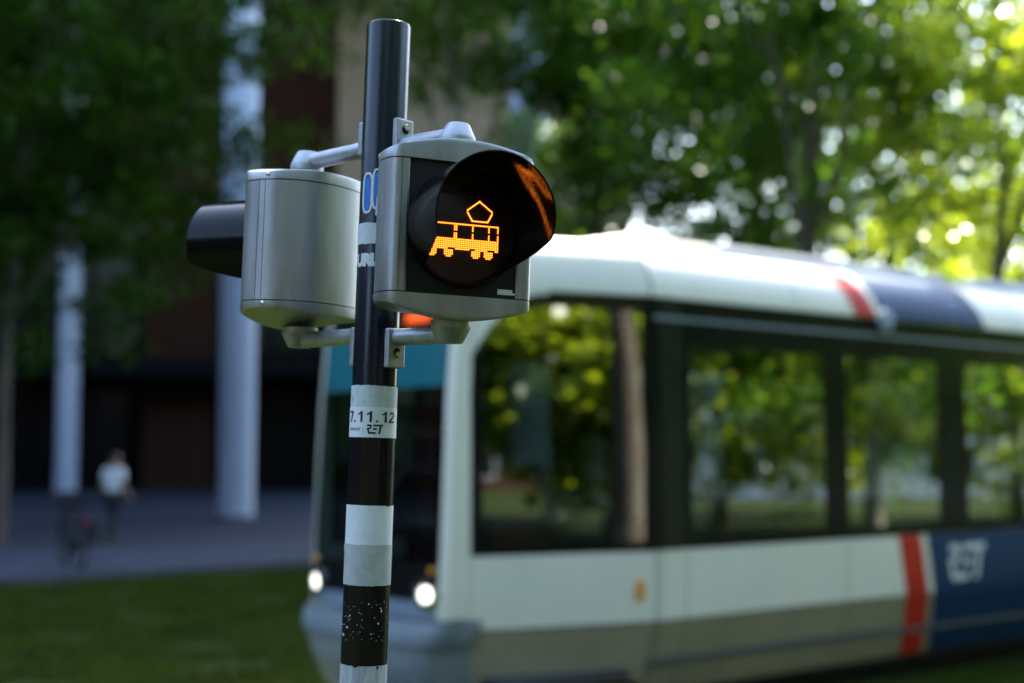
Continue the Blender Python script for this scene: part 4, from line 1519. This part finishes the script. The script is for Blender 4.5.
# ------------------------------------------------------------------ bicycle
def bicycle():
    w = at(72, 568, 21.9)
    root = empty('bicycle', (w.x, 21.9, 0.10), (0, 0, R(90 + 30)), 'dark city bicycle standing on the footpath in front of the thin white column', 'bicycle')
    WR = 0.35

    def tor(name, cx, m, r0, r1, parent):
        P = []
        for k in range(49):
            a = 2 * math.pi * k / 48
            P.append([(cx + (r0 + r1 * math.cos(b)) * math.cos(a), r1 * math.sin(b), WR + (r0 + r1 * math.cos(b)) * math.sin(a)) for b in [2 * math.pi * q / 10 for q in range(11)]])
        return obj(name, *grid(P), m, parent, smooth=60)
    for cx in (-0.55, 0.55):
        wh = tor('tyre', cx, M['rubber'], WR - .02, .021, root)
        wh.name = 'wheel'
        tor('rim', cx, M['bike'], WR - .047, .011, wh)
        sp = []
        for k in range(18):
            a = 2 * math.pi * k / 18
            sp.append(tube([(cx, 0.02 * (-1) ** k, WR), (cx + (WR - .05) * math.cos(a), 0, WR + (WR - .05) * math.sin(a))], 0.0016, 4))
        tag(obj('spokes', *join(*sp), M['bikegrey'], wh), kind='stuff')
        obj('hub', *tube([(cx, -.06, WR), (cx, .06, WR)], .022, 12), M['bikegrey'], wh, smooth=40)
        P = []
        for k in range(17):
            a = R(10 + 150 * k / 16) if cx < 0 else R(30 + 120 * k / 16)
            P.append([(cx + (WR + .025) * math.cos(a), yy, WR + (WR + .025) * math.sin(a) - abs(yy) * .3) for yy in (-.028, 0, .028)])
        obj('mudguard', *grid(P), M['bike'], root, smooth=60)
    fr = [tube([(-.08, 0, .29), (-.22, 0, .86)], .016, 10), tube([(-.08, 0, .29), (.36, 0, .80)], .019, 10), tube([(-.17, 0, .62), (.33, 0, .92)], .016, 10),
          tube([(.36, 0, .78), (.31, 0, .98)], .02, 10)]
    for y in (-.06, .06):
        fr += [tube([(-.08, y * .5, .29), (-.55, y, WR)], .009, 8), tube([(-.2, y * .3, .80), (-.55, y, WR)], .008, 8), tube([(.36, y * .7, .78), (.44, y, .56), (.55, y, WR)], [.012, .011, .009], 8)]
    obj('frame', *join(*fr), M['bike'], root, smooth=50)
    obj('handlebar', *tube([(.12, -.30, 1.10), (.2, -.31, 1.13), (.31, -.18, 1.14), (.30, 0, 1.11), (.31, .18, 1.14), (.2, .31, 1.13), (.12, .30, 1.10)], .012, 10), M['bikegrey'], root, smooth=50)
    obj('stem', *tube([(.31, 0, .98), (.30, 0, 1.11)], .013, 10), M['bikegrey'], root, smooth=50)
    for y in (-1, 1):
        obj('grip', *tube([(.05, y * .295, 1.085), (.15, y * .305, 1.115)], .018, 10), M['rubber'], root, smooth=50)
    P = []
    for k in range(9):
        t = k / 8
        wdt = .115 * (1 - t) ** 0.7 + .02
        P.append([(-.36 + .30 * t, wdt * c, 1.0 + .015 * math.cos(t * 3) - .045 * abs(c) ** 2) for c in (-1, -.6, 0, .6, 1)])
    obj('saddle', *grid(P), M['rubber'], root, smooth=60)
    obj('seat_post', *tube([(-.22, 0, .86), (-.245, 0, .985)], .013, 10), M['bikegrey'], root, smooth=50)
    rk = [tube([(-.25, y, .76), (-.82, y, .76)], .007, 8) for y in (-.06, 0, .06)] + [tube([(-.75, y, .76), (-.56, y * 1.1, .36)], .006, 8) for y in (-.07, .07)]
    obj('rack', *join(*rk), M['bike'], root, smooth=50)
    for y in (-1, 1):
        v, f = box(-.78, -.42, y * .15 - .06, y * .15 + .06, .40, .74)
        obj('pannier', v, f, M['bag'], root, bevel=.025)
    obj('tail_light', *xf(lathe([(.035, 0), (.035, .02), (.02, .03)], 16), Matrix.Translation((-.83, 0, .72)) @ Matrix.Rotation(R(-90), 4, 'Y')), M['redlens'], root, smooth=40)
    obj('crank', *join(tube([(-.08, -.09, .29), (-.08, .09, .29)], .012, 8), tube([(-.08, .09, .29), (.05, .09, .20)], .01, 8), tube([(-.08, -.09, .29), (-.21, -.09, .38)], .01, 8)), M['bikegrey'], root)
    for p in ((.05, .14, .20), (-.21, -.14, .38)):
        v, f = box(p[0] - .045, p[0] + .045, p[1] - .05, p[1] + .05, p[2] - .012, p[2] + .012)
        obj('pedal', v, f, M['rubber'], root)
    v, f = box(-.56, -.02, .045, .065, .24, .40)
    obj('chain_case', v, f, M['bike'], root, bevel=.02)
    v, f = box(.38, .68, -.2, .2, .86, 1.12)
    obj('front_crate', v, f, M['bag'], root, bevel=.01)
    obj('head_lamp', *xf(lathe([(.03, 0), (.045, .05), (.03, .06)], 16), Matrix.Translation((.44, 0, .80)) @ Matrix.Rotation(R(90), 4, 'Y')), M['bikegrey'], root, smooth=40)


bicycle()
